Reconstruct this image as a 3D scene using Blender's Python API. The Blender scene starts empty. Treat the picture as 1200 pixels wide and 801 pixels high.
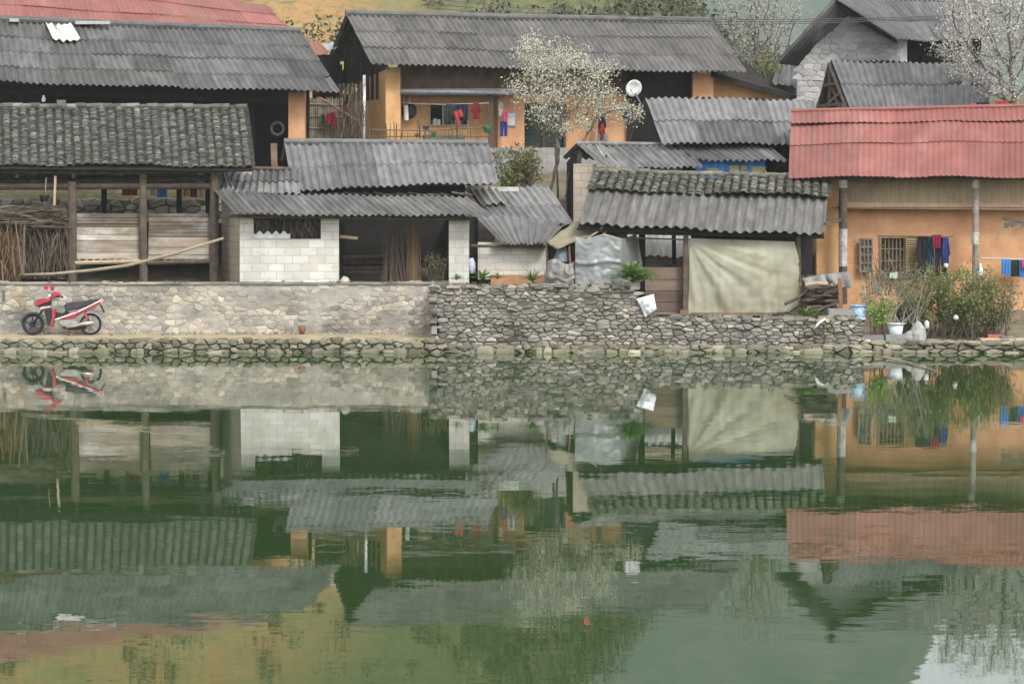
import bpy, math, random
from mathutils import Vector, noise as mnoise
random.seed(7)
R = random.Random(11)
PI = math.pi
sc = bpy.context.scene
COL = sc.collection

# ------------------------------------------------------------------ camera
CAM_H = 3.98
FPX = 2940.0                      # focal length in pixels of a 1200 px wide frame
PITCH = math.atan(185.5 / FPX)
cam_d = bpy.data.cameras.new('camera'); cam = bpy.data.objects.new('camera', cam_d)
COL.objects.link(cam); sc.camera = cam
cam_d.sensor_width = 36.0; cam_d.lens = FPX / 1200 * 36
cam_d.clip_start = 0.5; cam_d.clip_end = 3000
cam.location = (0, 0, CAM_H); cam.rotation_euler = (PI / 2 - PITCH, 0, 0)
CP, SP = math.cos(PITCH), math.sin(PITCH)

def ray(px, py):
    a = (px - 600) / FPX; b = -(py - 400.5) / FPX
    return Vector((a, CP + b * SP, -SP + b * CP))
def P(px, py, Y):                 # a spot of the place seen at a photo pixel, Y metres away
    d = ray(px, py); t = Y / d.y
    return Vector((d.x * t, Y, CAM_H + d.z * t))
def W(px, py, z=-.08):             # a spot on the water / a level surface
    d = ray(px, py); t = (z - CAM_H) / d.z
    return Vector((d.x * t, d.y * t, z))
def lerp(a, b, t): return a * (1 - t) + b * t
def sstep(a, b, x):
    t = max(0, min(1, (x - a) / (b - a))); return t * t * (3 - 2 * t)
def n3(x, y, z=0.0): return mnoise.noise(Vector((x, y, z)))

# ------------------------------------------------------------------ mesh builder
class MB:
    def __init__(s): s.v = []; s.f = []; s.t = []; s.r = []; s.uv = []; s.tint = 1.0; s.rnd = 0.5
    def add(s, verts, faces, uvs=None, tint=None, rnd=None):
        o = len(s.v); s.v += [Vector(p) for p in verts]
        for k, f in enumerate(faces):
            s.f.append(tuple(i + o for i in f)); s.t.append(s.tint if tint is None else tint)
            s.r.append(s.rnd if rnd is None else rnd); s.uv.append(uvs[k] if uvs else None)
        return s
    def hexa(s, p, **k):          # p[0..3] front (bl, br, tr, tl), p[4..7] back
        return s.add(p, [(0,1,2,3),(5,4,7,6),(4,0,3,7),(1,5,6,2),(3,2,6,7),(4,5,1,0)], **k)
    def box(s, c, size, rz=0, **k):
        hx, hy, hz = size[0]/2, size[1]/2, size[2]/2; cs, sn = math.cos(rz), math.sin(rz)
        q = [(-hx,-hy,-hz),(hx,-hy,-hz),(hx,-hy,hz),(-hx,-hy,hz),(-hx,hy,-hz),(hx,hy,-hz),(hx,hy,hz),(-hx,hy,hz)]
        return s.hexa([(c[0]+a*cs-b*sn, c[1]+a*sn+b*cs, c[2]+d) for a,b,d in q], **k)
    def pbox(s, x0, y0, x1, y1, Y, dep, Y1=None, **k):   # box whose front shows at those photo pixels
        Y1 = Y if Y1 is None else Y1
        f = [P(x0,y1,Y), P(x1,y1,Y1), P(x1,y0,Y1), P(x0,y0,Y)]
        return s.hexa(f + [p + Vector((0,dep,0)) for p in f], **k)
    def beam(s, a, b, w, h=None, **k):
        h = h or w; a = Vector(a); b = Vector(b); d = (b-a).normalized()
        up = Vector((0,0,1)) if abs(d.z) < .9 else Vector((0,1,0))
        x = d.cross(up).normalized(); y = x.cross(d)
        c = [(-1,-1),(1,-1),(1,1),(-1,1)]
        return s.hexa([a + x*w/2*i + y*h/2*j for i,j in c] + [b + x*w/2*i + y*h/2*j for i,j in c], **k)
    def tube(s, pts, rad, n=6, cap=True, **k):
        pts = [Vector(p) for p in pts]; m = len(pts)
        rad = rad if isinstance(rad, (list, tuple)) else [rad]*m
        vs = []; x = None
        for i, p in enumerate(pts):
            d = (pts[min(i+1,m-1)] - pts[max(i-1,0)])
            d = d.normalized() if d.length > 1e-9 else Vector((0,0,1))
            if x is None:
                up = Vector((0,0,1)) if abs(d.z) < .9 else Vector((1,0,0)); x = d.cross(up).normalized()
            else:
                x = x - d*x.dot(d); x = x.normalized() if x.length > 1e-6 else d.orthogonal().normalized()
            y = d.cross(x)
            vs += [p + (x*math.cos(2*PI*j/n) + y*math.sin(2*PI*j/n))*rad[i] for j in range(n)]
        fs = [(i*n+j, i*n+(j+1)%n, (i+1)*n+(j+1)%n, (i+1)*n+j) for i in range(m-1) for j in range(n)]
        if cap: fs += [tuple(range(n-1,-1,-1)), tuple((m-1)*n+j for j in range(n))]
        return s.add(vs, fs, **k)
    def lathe(s, c, prof, n=20, axis='z', **k):           # prof: (radius, offset along axis)
        c = Vector(c); vs = []
        for r, h in prof:
            for j in range(n):
                a = 2*PI*j/n; p = (r*math.cos(a), r*math.sin(a), h)
                if axis == 'y': p = (p[0], p[2], p[1])
                if axis == 'x': p = (p[2], p[0], p[1])
                vs.append(c + Vector(p))
        m = len(prof)
        fs = [(i*n+j, i*n+(j+1)%n, (i+1)*n+(j+1)%n, (i+1)*n+j) for i in range(m-1) for j in range(n)]
        fs += [tuple(range(n-1,-1,-1)), tuple((m-1)*n+j for j in range(n))]
        return s.add(vs, fs, **k)
    def torus(s, c, R0, r, n=28, m=8, **k):                # ring standing in the xz plane
        c = Vector(c); vs = []
        for i in range(n):
            a = 2*PI*i/n
            for j in range(m):
                b = 2*PI*j/m; q = R0 + r*math.cos(b)
                vs.append(c + Vector((q*math.cos(a), r*math.sin(b), q*math.sin(a))))
        fs = [(i*m+j, ((i+1)%n)*m+j, ((i+1)%n)*m+(j+1)%m, i*m+(j+1)%m) for i in range(n) for j in range(m)]
        return s.add(vs, fs, **k)
    def slab(s, pts, off, **k):                            # polygon given thickness
        pts = [Vector(p) for p in pts]; n = len(pts); off = Vector(off)
        fs = [tuple(range(n)), tuple(range(2*n-1,n-1,-1))] + [(i, n+i, n+(i+1)%n, (i+1)%n) for i in range(n)]
        return s.add(pts + [p+off for p in pts], fs, **k)
    def prof(s, xz, y0, y1, bev=.012, **k):                # side outline in xz with softened edges
        n = len(xz); cx = sum(p[0] for p in xz)/n; cz = sum(p[1] for p in xz)/n
        def ring(y, sh):
            o = []
            for x, z in xz:
                d = math.hypot(x-cx, z-cz) or 1
                o.append((x-(x-cx)/d*sh, y, z-(z-cz)/d*sh))
            return o
        vs = ring(y0,bev)+ring(y0+bev,0)+ring(y1-bev,0)+ring(y1,bev)
        fs = [tuple(range(n)), tuple(range(4*n-1,3*n-1,-1))]
        for r in range(3): fs += [(r*n+i, (r+1)*n+i, (r+1)*n+(i+1)%n, r*n+(i+1)%n) for i in range(n)]
        return s.add(vs, fs, **k)
    def sheet(s, fn, nu, nv, th=.02, off=None, **k):       # fn(u,v) -> point; closed thin sheet
        off = Vector(off) if off else Vector((0, th, 0)); w = nu+1
        a = [Vector(fn(i/nu, j/nv)) for j in range(nv+1) for i in range(nu+1)]; N = len(a)
        fs = []; uv = []
        for j in range(nv):
            for i in range(nu):
                q = (j*w+i, j*w+i+1, (j+1)*w+i+1, (j+1)*w+i)
                u4 = [(i/nu,j/nv),((i+1)/nu,j/nv),((i+1)/nu,(j+1)/nv),(i/nu,(j+1)/nv)]
                fs += [q, tuple(N+t for t in reversed(q))]; uv += [u4, list(reversed(u4))]
        edge = [i for i in range(w)] + [j*w+nu for j in range(1,nv+1)] + [nv*w+i for i in range(nu-1,-1,-1)] + [j*w for j in range(nv-1,0,-1)]
        for a0, b0 in zip(edge, edge[1:]+edge[:1]):
            fs.append((a0, N+a0, N+b0, b0)); uv.append([(0,0)]*4)
        return s.add(a + [p+off for p in a], fs, uvs=uv, **k)
    def leaf(s, p, size, **k):
        a = Vector((R.gauss(0,1), R.gauss(0,1), R.gauss(0,1))).normalized()*size
        b = a.orthogonal().normalized()*size*R.uniform(.4,.75)
        b.rotate(__import__('mathutils').Quaternion(a.normalized(), R.uniform(0,6.28)))
        p = Vector(p)
        return s.add([p-a*.6, p+b*.5, p+a*.6, p-b*.5], [(0,1,2,3)], rnd=R.random(), tint=R.uniform(.75,1.2), **k)
    def cloud(s, c, rad, n, size):
        c = Vector(c)
        for _ in range(n):
            while True:
                d = Vector((R.uniform(-1,1), R.uniform(-1,1), R.uniform(-1,1)))
                if d.length < 1: break
            s.leaf(c + Vector((d.x*rad[0], d.y*rad[1], d.z*rad[2])), size*R.uniform(.6,1.3))
        return s

def top(o):
    while o.parent: o = o.parent
    return o
def link(mb, name, mat, parent=None, smooth=False, local=False, origin=None):
    me = bpy.data.meshes.new(name)
    loc = Vector((0,0,0))
    if parent is not None:
        base = Vector((0,0,0)) if local else Vector(top(parent).location)
    else:
        xs = [v.x for v in mb.v]; ys = [v.y for v in mb.v]; zs = [v.z for v in mb.v]
        base = Vector(origin) if origin else Vector(((min(xs)+max(xs))/2, (min(ys)+max(ys))/2, min(zs)))
        loc = base
    vs = [v - base for v in mb.v]
    me.from_pydata([tuple(v) for v in vs], [], mb.f)
    me.update()
    if len(me.polygons) == len(mb.f):
        at = me.attributes.new('tint', 'FLOAT', 'FACE'); at.data.foreach_set('value', mb.t)
        at = me.attributes.new('rnd', 'FLOAT', 'FACE'); at.data.foreach_set('value', mb.r)
    ul = me.uv_layers.new(name='UVMap'); flat = []
    for p, uv in zip(me.polygons, mb.uv):
        if uv is None:
            n = p.normal; ax, ay, az = abs(n.x), abs(n.y), abs(n.z)
            for vi in p.vertices:
                q = vs[vi] + base
                flat += ((q.x, q.y) if az > ax and az > ay else (q.x, q.z) if ay >= ax else (q.y, q.z))
        else:
            for a in uv: flat += (a[0], a[1])
    ul.data.foreach_set('uv', flat)
    if smooth: me.polygons.foreach_set('use_smooth', [True]*len(me.polygons))
    me.materials.append(mat)
    o = bpy.data.objects.new(name, me); COL.objects.link(o); o.location = loc
    if parent is not None: o.parent = parent
    return o
def thing(name, label, cat, loc, group=None):
    o = bpy.data.objects.new(name, None); COL.objects.link(o); o.location = loc; o.empty_display_size = .3
    o['label'] = label; o['category'] = cat
    if group: o['group'] = group
    return o
def single(mb, name, mat, label, cat, group=None, kind=None, smooth=False):
    o = link(mb, name, mat, smooth=smooth)
    o['label'] = label; o['category'] = cat
    if group: o['group'] = group
    if kind: o['kind'] = kind
    return o
def struct(mb, name, mat, label=None, smooth=False, kind='structure'):
    o = link(mb, name, mat, smooth=smooth, origin=(0,0,0)); o['kind'] = kind
    if label: o['label'] = label
    o['category'] = name.replace('_', ' ')
    return o

# ------------------------------------------------------------------ materials
def nt(name):
    m = bpy.data.materials.new(name); m.use_nodes = True
    t = m.node_tree; b = t.nodes['Principled BSDF']
    return m, t, b
def N(t, kind, **k):
    n = t.nodes.new(kind)
    for a, v in k.items(): setattr(n, a, v)
    return n
def ramp(t, fac, pal):
    r = N(t, 'ShaderNodeValToRGB'); e = r.color_ramp.elements
    while len(e) < len(pal): e.new(.5)
    for i, c in enumerate(pal):
        e[i].position = i/(len(pal)-1) if len(pal) > 1 else 0; e[i].color = (*c, 1)
    t.links.new(fac, r.inputs['Fac']); return r.outputs['Color']
def math_n(t, op, a, b=None, clamp=False):
    n = N(t, 'ShaderNodeMath', operation=op, use_clamp=clamp)
    for i, x in enumerate((a, b)):
        if x is None: continue
        if isinstance(x, (int, float)): n.inputs[i].default_value = x
        else: t.links.new(x, n.inputs[i])
    return n.outputs[0]
def mixc(t, fac, a, b, mode='MIX'):
    n = N(t, 'ShaderNodeMix', data_type='RGBA', blend_type=mode)
    for i, x in ((0, fac), (6, a), (7, b)):
        if isinstance(x, (int, float)): n.inputs[i].default_value = x
        elif isinstance(x, tuple): n.inputs[i].default_value = (*x, 1)
        else: t.links.new(x, n.inputs[i])
    return n.outputs[2]
def noise(t, vec, scale, detail=5, rough=.6):
    n = N(t, 'ShaderNodeTexNoise'); n.inputs['Scale'].default_value = scale
    n.inputs['Detail'].default_value = detail; n.inputs['Roughness'].default_value = rough
    t.links.new(vec, n.inputs['Vector']); return n.outputs['Fac'], n.outputs['Color']
def coords(t, uv=False, scale=(1,1,1)):
    c = N(t, 'ShaderNodeTexCoord'); m = N(t, 'ShaderNodeMapping'); m.inputs['Scale'].default_value = scale
    t.links.new(c.outputs['UV' if uv else 'Object'], m.inputs['Vector']); return m.outputs[0]
def stretch(t, f, lo=.3, hi=.7):
    n = N(t, 'ShaderNodeMapRange'); n.inputs[1].default_value = lo; n.inputs[2].default_value = hi
    t.links.new(f, n.inputs[0]); return n.outputs[0]
MATS = {}
def mat(name, pal, scale=(1,1,1), ns=6, k=0.0, rough=.85, bump=.3, bs=40, stains=(), uv=False, spec=.3, metal=0, brick=None, backlit=0):
    m, t, b = nt(name)
    v = coords(t, uv, scale)
    f, _ = noise(t, v, ns); f = stretch(t, f)
    rn = N(t, 'ShaderNodeAttribute', attribute_name='rnd').outputs['Fac']
    if k > 0:
        f = math_n(t, 'ADD', math_n(t, 'MULTIPLY', f, 1-k), math_n(t, 'MULTIPLY', rn, k))
    c = ramp(t, f, pal)
    hgt = None
    if brick:                                # (row colours a, b, mortar, width, height, mortar size)
        a_, b_, mo, bw, bh, ms = brick
        bt = N(t, 'ShaderNodeTexBrick'); bt.inputs['Color1'].default_value = (*a_,1); bt.inputs['Color2'].default_value = (*b_,1)
        bt.inputs['Mortar'].default_value = (*mo,1); bt.inputs['Scale'].default_value = 1
        bt.inputs['Brick Width'].default_value = bw; bt.inputs['Row Height'].default_value = bh
        bt.inputs['Mortar Size'].default_value = ms; bt.inputs['Mortar Smooth'].default_value = .3
        uvv = coords(t, True); wob, wc = noise(t, uvv, 2.5, 2)
        add = N(t, 'ShaderNodeMix', data_type='VECTOR'); add.inputs[0].default_value = .018
        t.links.new(uvv, add.inputs[4]); t.links.new(wc, add.inputs[5])
        t.links.new(add.outputs[1], bt.inputs['Vector'])
        c = mixc(t, 1.0, c, bt.outputs['Color'], 'MULTIPLY')
        hgt = math_n(t, 'SUBTRACT', 1.0, bt.outputs['Fac'])
    for (sc_col, s_scale, lo, hi, amt) in stains:
        sv = coords(t, uv, s_scale); sf, _ = noise(t, sv, 1.0, 6, .65)
        c = mixc(t, math_n(t, 'MULTIPLY', stretch(t, sf, lo, hi), amt), c, sc_col)
    ti = N(t, 'ShaderNodeAttribute', attribute_name='tint').outputs['Fac']
    tc = N(t, 'ShaderNodeCombineColor')
    for i in range(3): t.links.new(ti, tc.inputs[i])
    c = mixc(t, 1.0, c, tc.outputs[0], 'MULTIPLY')
    t.links.new(c, b.inputs['Base Color'])
    b.inputs['Roughness'].default_value = rough; b.inputs['Metallic'].default_value = metal
    b.inputs['Specular IOR Level'].default_value = spec
    if bump > 0:
        bf, _ = noise(t, coords(t, False), bs, 4)
        if hgt is not None: bf = math_n(t, 'ADD', math_n(t, 'MULTIPLY', bf, .5), hgt)
        bn = N(t, 'ShaderNodeBump'); bn.inputs['Strength'].default_value = bump; bn.inputs['Distance'].default_value = .02
        t.links.new(bf, bn.inputs['Height']); t.links.new(bn.outputs[0], b.inputs['Normal'])
    if backlit > 0:
        tr = N(t, 'ShaderNodeBsdfTranslucent'); t.links.new(c, tr.inputs['Color'])
        mx = N(t, 'ShaderNodeMixShader'); mx.inputs[0].default_value = backlit
        t.links.new(b.outputs[0], mx.inputs[1]); t.links.new(tr.outputs[0], mx.inputs[2])
        t.links.new(mx.outputs[0], t.nodes['Material Output'].inputs['Surface'])
    MATS[name] = m; return m

# weathered asbestos-cement sheet, with streaks running down the slope
fibre = mat('fibre_cement', [(.08,.079,.077),(.13,.128,.125),(.20,.197,.19)], scale=(1.6,.35,1), ns=3.2, uv=True, bump=.25, bs=30,
            stains=(((.045,.044,.042),(1.1,.5,1),.5,.72,.75), ((.30,.295,.28),(2.6,.25,1),.58,.75,.5)))
def fibre_variant(nm, g, warm, st, sl):
    c3 = [tuple(x*k for k in (1+warm, 1, 1-warm)) for x in (g*.72, g, g*1.35)]
    return mat(nm, c3, scale=(1.3,.5,1), ns=3.0, uv=True, bump=.25, bs=30,
            stains=(((.03,.03,.027),(.9,.6,1),.5,.72,st), ((.24,.235,.225),(3.0,.2,1),.6,.76,sl), ((.075,.075,.045),(1.6,1.1,1),.62,.74,.45)))
fibre_dark = fibre_variant('fibre_cement_dark', .108, .02, .7, .45)
fibre_brown = fibre_variant('fibre_cement_brown', .105, .05, .45, .15)
fibre_clean = fibre_variant('fibre_cement_clean', .15, .015, .3, .25)
fibre_mist = fibre_variant('fibre_cement_mist', .125, .0, .35, .3)
fibre_old = mat('fibre_cement_old', [(.085,.082,.075),(.13,.125,.116),(.185,.178,.165)], scale=(2.2,.4,1), ns=3.2, uv=True, bump=.25, bs=30,
            stains=(((.06,.058,.045),(1.3,.7,1),.5,.7,.7), ((.10,.10,.06),(3,1.5,1),.6,.75,.5)))
fibre_pale = mat('translucent_sheet', [(.36,.355,.33),(.48,.47,.44)], scale=(2,.4,1), uv=True, bump=.1)
red_sheet = mat('red_steel_sheet', [(.185,.064,.053),(.22,.078,.065),(.26,.10,.084)], scale=(.5,.35,1), ns=2.2, uv=True, rough=.6, bump=0,
            stains=(((.15,.085,.07),(2.6,.22,1),.52,.74,.65), ((.36,.19,.17),(.8,.3,1),.55,.75,.5), ((.11,.07,.055),(5,1.8,1),.66,.74,.6)))
tile_m = mat('grey_clay_tile', [(.045,.045,.042),(.075,.074,.068),(.115,.112,.098),(.20,.192,.165)], ns=7, k=.65, bump=.4, bs=50,
            stains=(((.07,.066,.042),(1.2,1.2,1.2),.48,.68,.75), ((.30,.19,.11),(2.4,2.4,2.4),.68,.8,.5)))
tile_moss = mat('mossy_clay_tile', [(.045,.045,.038),(.08,.079,.065),(.135,.13,.105),(.23,.22,.17)], ns=7, k=.6, bump=.4, bs=50,
            stains=(((.08,.078,.045),(1.5,1.5,1.5),.46,.68,.6),))
ochre = mat('ochre_mud_wall', [(.48,.25,.123),(.57,.31,.163),(.65,.385,.22)], ns=1.6, bump=.35, bs=14,
            stains=(((.34,.17,.085),(.9,.9,.5),.52,.75,.6), ((.62,.42,.26),(2.5,2.5,1.2),.6,.78,.45), ((.20,.12,.075),(3.5,3.5,.8),.63,.78,.5)))
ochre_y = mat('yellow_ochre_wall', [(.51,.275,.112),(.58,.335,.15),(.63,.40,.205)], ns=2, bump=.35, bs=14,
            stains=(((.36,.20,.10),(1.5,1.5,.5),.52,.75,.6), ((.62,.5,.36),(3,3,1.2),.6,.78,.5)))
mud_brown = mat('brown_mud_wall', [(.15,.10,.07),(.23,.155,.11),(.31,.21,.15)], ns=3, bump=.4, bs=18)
lath = mat('pale_board_wall', [(.44,.32,.215),(.54,.41,.28),(.62,.49,.35)], scale=(9,9,.6), ns=2, bump=.3, bs=20,
            stains=(((.25,.16,.10),(1,1,.8),.5,.75,.5),))
wood = mat('weathered_wood', [(.05,.038,.030),(.095,.072,.055),(.16,.122,.092)], scale=(1,1,1), ns=7, k=.3, bump=.4, bs=30)
wood_deep = mat('brown_old_beam', [(.030,.023,.018),(.06,.045,.034),(.105,.08,.06)], ns=7, k=.3, bump=.4, bs=30)
wood_dark = mat('shaded_dark_wood', [(.010,.009,.0085),(.020,.017,.015),(.038,.030,.025)], ns=5, k=.3, bump=.3, bs=25)  # near-black wood; colour also holds the shade of interiors and rear posts
wood_pale = mat('pale_log', [(.28,.21,.14),(.40,.31,.21),(.50,.41,.29)], ns=8, k=.4, bump=.3)
plank = mat('washed_planks', [(.17,.13,.10),(.30,.24,.185),(.52,.48,.42)], scale=(.5,1,2.2), ns=2.4, k=.4, bump=.4, bs=30,
            stains=(((.62,.60,.56),(.55,.55,1.6),.52,.64,.85), ((.09,.06,.045),(1.2,1.2,3),.58,.75,.6)))
plank_brown = mat('brown_planks', [(.10,.075,.058),(.17,.125,.095),(.25,.195,.15)], scale=(.5,1,3), ns=3, k=.4, bump=.4, bs=30)
block = mat('grey_block', [(.85,.85,.83),(1,1,.98)], ns=2.5, bump=.35, bs=40,
            brick=((.72,.71,.68),(.58,.56,.51),(.50,.48,.45),.40,.195,.013),
            stains=(((.46,.37,.26),(2.3,2.3,4.5),.60,.68,.55), ((.30,.285,.25),(1,1,.5),.50,.75,.6), ((.62,.6,.56),(3,3,3),.6,.7,.5)))
block_tan = mat('tan_block', [(.8,.78,.74),(.95,.93,.9)], ns=3, bump=.4, bs=40,
            brick=((.46,.40,.33),(.40,.34,.28),(.30,.26,.22),.36,.19,.012),
            stains=(((.22,.19,.15),(1.2,1.2,.7),.55,.8,.5),))
concrete = mat('grey_concrete', [(.27,.26,.245),(.36,.35,.33)], ns=3, bump=.3, bs=30, brick=((.95,.95,.95),(.85,.85,.85),(.72,.72,.72),.5,.25,.012),
            stains=(((.16,.155,.14),(1.2,1.2,.4),.52,.75,.6),))
stone_dry = mat('dry_field_stone', [(.125,.117,.105),(.19,.178,.16),(.25,.232,.205),(.34,.31,.26),(.31,.25,.17)], ns=5, k=.72, bump=.55, bs=16,
            stains=(((.075,.07,.05),(.8,.8,1.0),.52,.68,.75), ((.46,.44,.41),(5,5,5),.62,.75,.5)))
stone_mort = mat('mortared_stone', [(.24,.225,.195),(.33,.31,.27),(.41,.38,.325),(.47,.42,.34),(.47,.36,.235)], ns=4, k=.65, bump=.5, bs=14,
            stains=(((.10,.098,.09),(.55,.55,1.2),.46,.64,.75), ((.46,.33,.17),(1.1,1.1,1.4),.62,.72,.55), ((.15,.15,.08),(.8,.8,1.1),.58,.72,.6), ((.40,.37,.315),(1.3,1.3,1.7),.48,.62,.75)))
mortar = mat('lime_mortar', [(.27,.255,.22),(.36,.34,.30),(.42,.40,.35)], ns=4, bump=.5, bs=20,
            stains=(((.10,.098,.09),(.55,.55,1.2),.46,.64,.75), ((.46,.33,.17),(1.1,1.1,1.4),.64,.74,.5)))
coping_m = mat('algae_coping', [(.09,.088,.078),(.16,.152,.13),(.27,.25,.205)], ns=1.2, bump=.5, bs=16, stains=(((.38,.34,.27),(.5,2,2),.52,.68,.7),))
peel_m = mat('peeled_plaster', [(.20,.16,.125),(.28,.235,.19),(.36,.30,.24)], ns=12, bump=.4)
gap_m = mat('earth_joint', [(.075,.069,.055),(.15,.135,.105)], ns=6, bump=.3)
stone_gable = mat('pale_gable_stone', [(.27,.27,.265),(.36,.355,.345),(.43,.42,.40)], ns=4, k=.5, bump=.5, bs=14)
foot_m = mat('waterline_stone', [(.10,.092,.066),(.165,.153,.112),(.24,.22,.162),(.32,.295,.225)], ns=4, k=.65, bump=.5, bs=16,
            stains=(((.14,.145,.06),(1.2,1.2,1.2),.55,.72,.6),))
earth = mat('packed_earth', [(.24,.19,.12),(.34,.27,.175),(.42,.34,.23)], ns=3, bump=.4, bs=12)
soil = mat('yard_soil', [(.10,.085,.06),(.16,.13,.09),(.22,.18,.12)], ns=2, bump=.5, bs=9, stains=(((.09,.11,.04),(.6,.6,.6),.5,.7,.7),))
grass_bank = mat('bank_grass', [(.10,.10,.045),(.17,.155,.075),(.24,.21,.12)], ns=6, bump=.6, bs=20)
bark = mat('grey_bark', [(.06,.05,.042),(.12,.10,.085),(.18,.155,.13)], ns=9, bump=.3)
blossom = mat('cream_blossom', [(.42,.42,.30),(.60,.59,.45),(.76,.74,.60)], ns=4, k=.8, bump=0, backlit=.3)
blossom_m = mat('faint_blossom', [(.26,.26,.22),(.38,.375,.33),(.50,.49,.44)], ns=4, k=.8, bump=0, backlit=.3)
blossom_g = mat('grey_blossom', [(.36,.355,.31),(.53,.52,.47),(.68,.67,.61)], ns=4, k=.8, bump=0, backlit=.3)
leaf_d = mat('dull_leaf', [(.065,.08,.03),(.12,.13,.05),(.17,.165,.07),(.21,.175,.09)], ns=4, k=.8, bump=0, backlit=.2)
leaf_g = mat('green_leaf', [(.08,.15,.03),(.13,.22,.05),(.2,.3,.09)], ns=4, k=.8, bump=0, backlit=.25)
leaf_b = mat('bright_leaf', [(.16,.30,.03),(.24,.42,.05),(.32,.5,.08)], ns=4, k=.8, bump=0, backlit=.3)
leaf_y = mat('yellow_petal', [(.45,.36,.05),(.6,.5,.1)], ns=4, k=.8, bump=0)
leaf_scrub = mat('scrub_leaf', [(.04,.05,.028),(.075,.082,.045),(.11,.11,.065),(.14,.12,.075)], ns=4, k=.8, bump=0)
leaf_mid = mat('olive_leaf', [(.09,.125,.04),(.15,.19,.065),(.21,.24,.085),(.27,.26,.12)], ns=4, k=.8, bump=0, backlit=.25)
twig_m = mat('dry_twig', [(.065,.048,.036),(.125,.096,.072),(.22,.175,.13)], ns=6, k=.8, bump=0)
straw_m = mat('dry_straw', [(.085,.056,.03),(.17,.115,.06),(.29,.205,.11)], ns=6, k=.8, bump=0)
bamboo = mat('old_bamboo', [(.20,.175,.12),(.29,.255,.185),(.37,.33,.245)], ns=6, k=.4, bump=.15)
tarp_m = mat('pale_tarp', [(.30,.29,.215),(.38,.365,.28),(.45,.435,.35)], ns=1.5, rough=.55, bump=.25, bs=10,
            stains=(((.28,.235,.115),(1.2,1.2,.5),.50,.68,.7), ((.22,.18,.12),(1.6,1.6,.9),.62,.76,.6)), backlit=.12)
plastic = mat('milky_plastic', [(.22,.235,.23),(.31,.325,.32),(.40,.415,.41)], ns=2, rough=.3, bump=.35, bs=9, spec=.5, backlit=.25)
olive_net = mat('olive_cover', [(.17,.155,.10),(.26,.24,.16)], ns=3, bump=.3)
slate_cloth = mat('slate_blue_tarp', [(.10,.13,.145),(.17,.205,.22)], ns=3, rough=.5, bump=.3)
def plain(name, c, rough=.7, var=.25, spec=.3, metal=0, ns=6, bump=.1, backlit=0):
    lo = tuple(x*(1-var) for x in c); hi = tuple(min(1, x*(1+var)) for x in c)
    return mat(name, [lo, c, hi], ns=ns, rough=rough, spec=spec, metal=metal, bump=bump, backlit=backlit)
c_red = plain('red_cotton', (.36,.04,.045)); c_maroon = plain('maroon_cotton', (.20,.012,.03)); c_pink = plain('pink_cotton', (.55,.10,.17))
c_navy = plain('navy_cotton', (.010,.013,.032)); c_black = plain('black_cotton', (.012,.012,.016)); c_blue = plain('blue_cotton', (.028,.05,.19))
c_teal = plain('teal_cotton', (.02,.075,.12)); c_sky = plain('bright_blue_cloth', (.06,.22,.55)); c_white = plain('white_cotton', (.62,.62,.60))
c_dkgreen = plain('dark_green_cotton', (.02,.035,.03)); c_stripe = plain('ochre_cotton', (.45,.30,.14)); c_violet = plain('violet_cotton', (.32,.2,.5))
white_paint = plain('white_paint', (.70,.71,.70), rough=.45); white_pl = plain('white_plastic', (.62,.66,.68), rough=.4, var=.15)
blue_pl = plain('pale_blue_plastic', (.38,.52,.68), rough=.4, var=.12); blue_paint = plain('blue_paint', (.07,.28,.68), rough=.6)
yellow_paint = plain('yellowed_paint', (.48,.42,.24)); wire_m = plain('grey_wire', (.10,.105,.11))
grey_metal = plain('galvanised_steel', (.36,.37,.39), rough=.45, metal=.3)
shutter_m = plain('brown_shutter', (.24,.17,.085)); grey_wood = plain('grey_lattice', (.17,.155,.13)); glass_dark = plain('dark_room_glass', (.02,.022,.025), rough=.15, spec=.5)
black_rub = plain('black_rubber', (.018,.018,.019), rough=.8); bike_red = plain('red_bodywork', (.34,.025,.04), rough=.25, var=.08, spec=.6, bump=0)
bike_black = plain('black_bodywork', (.02,.021,.024), rough=.35, bump=0); bike_grey = plain('cast_alloy', (.35,.34,.32), rough=.4, metal=.6, bump=0)
bike_white = plain('white_bodywork', (.7,.7,.7), rough=.3, bump=0); seat_m = plain('vinyl_seat', (.045,.045,.05), rough=.5, bump=0)
clear_m = plain('lamp_lens', (.6,.62,.65), rough=.1, bump=0, spec=.7); chrome = plain('worn_chrome', (.5,.48,.44), rough=.3, metal=.8, bump=0)
rust = plain('rusty_brown', (.22,.10,.06)); terracotta = plain('terracotta', (.35,.15,.09)); leaf_o = plain('orange_leaf', (.15,.06,.025))
green_pl = plain('green_plastic', (.05,.25,.17), rough=.4); wok_m = plain('black_iron', (.02,.02,.021), rough=.5)
hill_m = None

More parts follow.
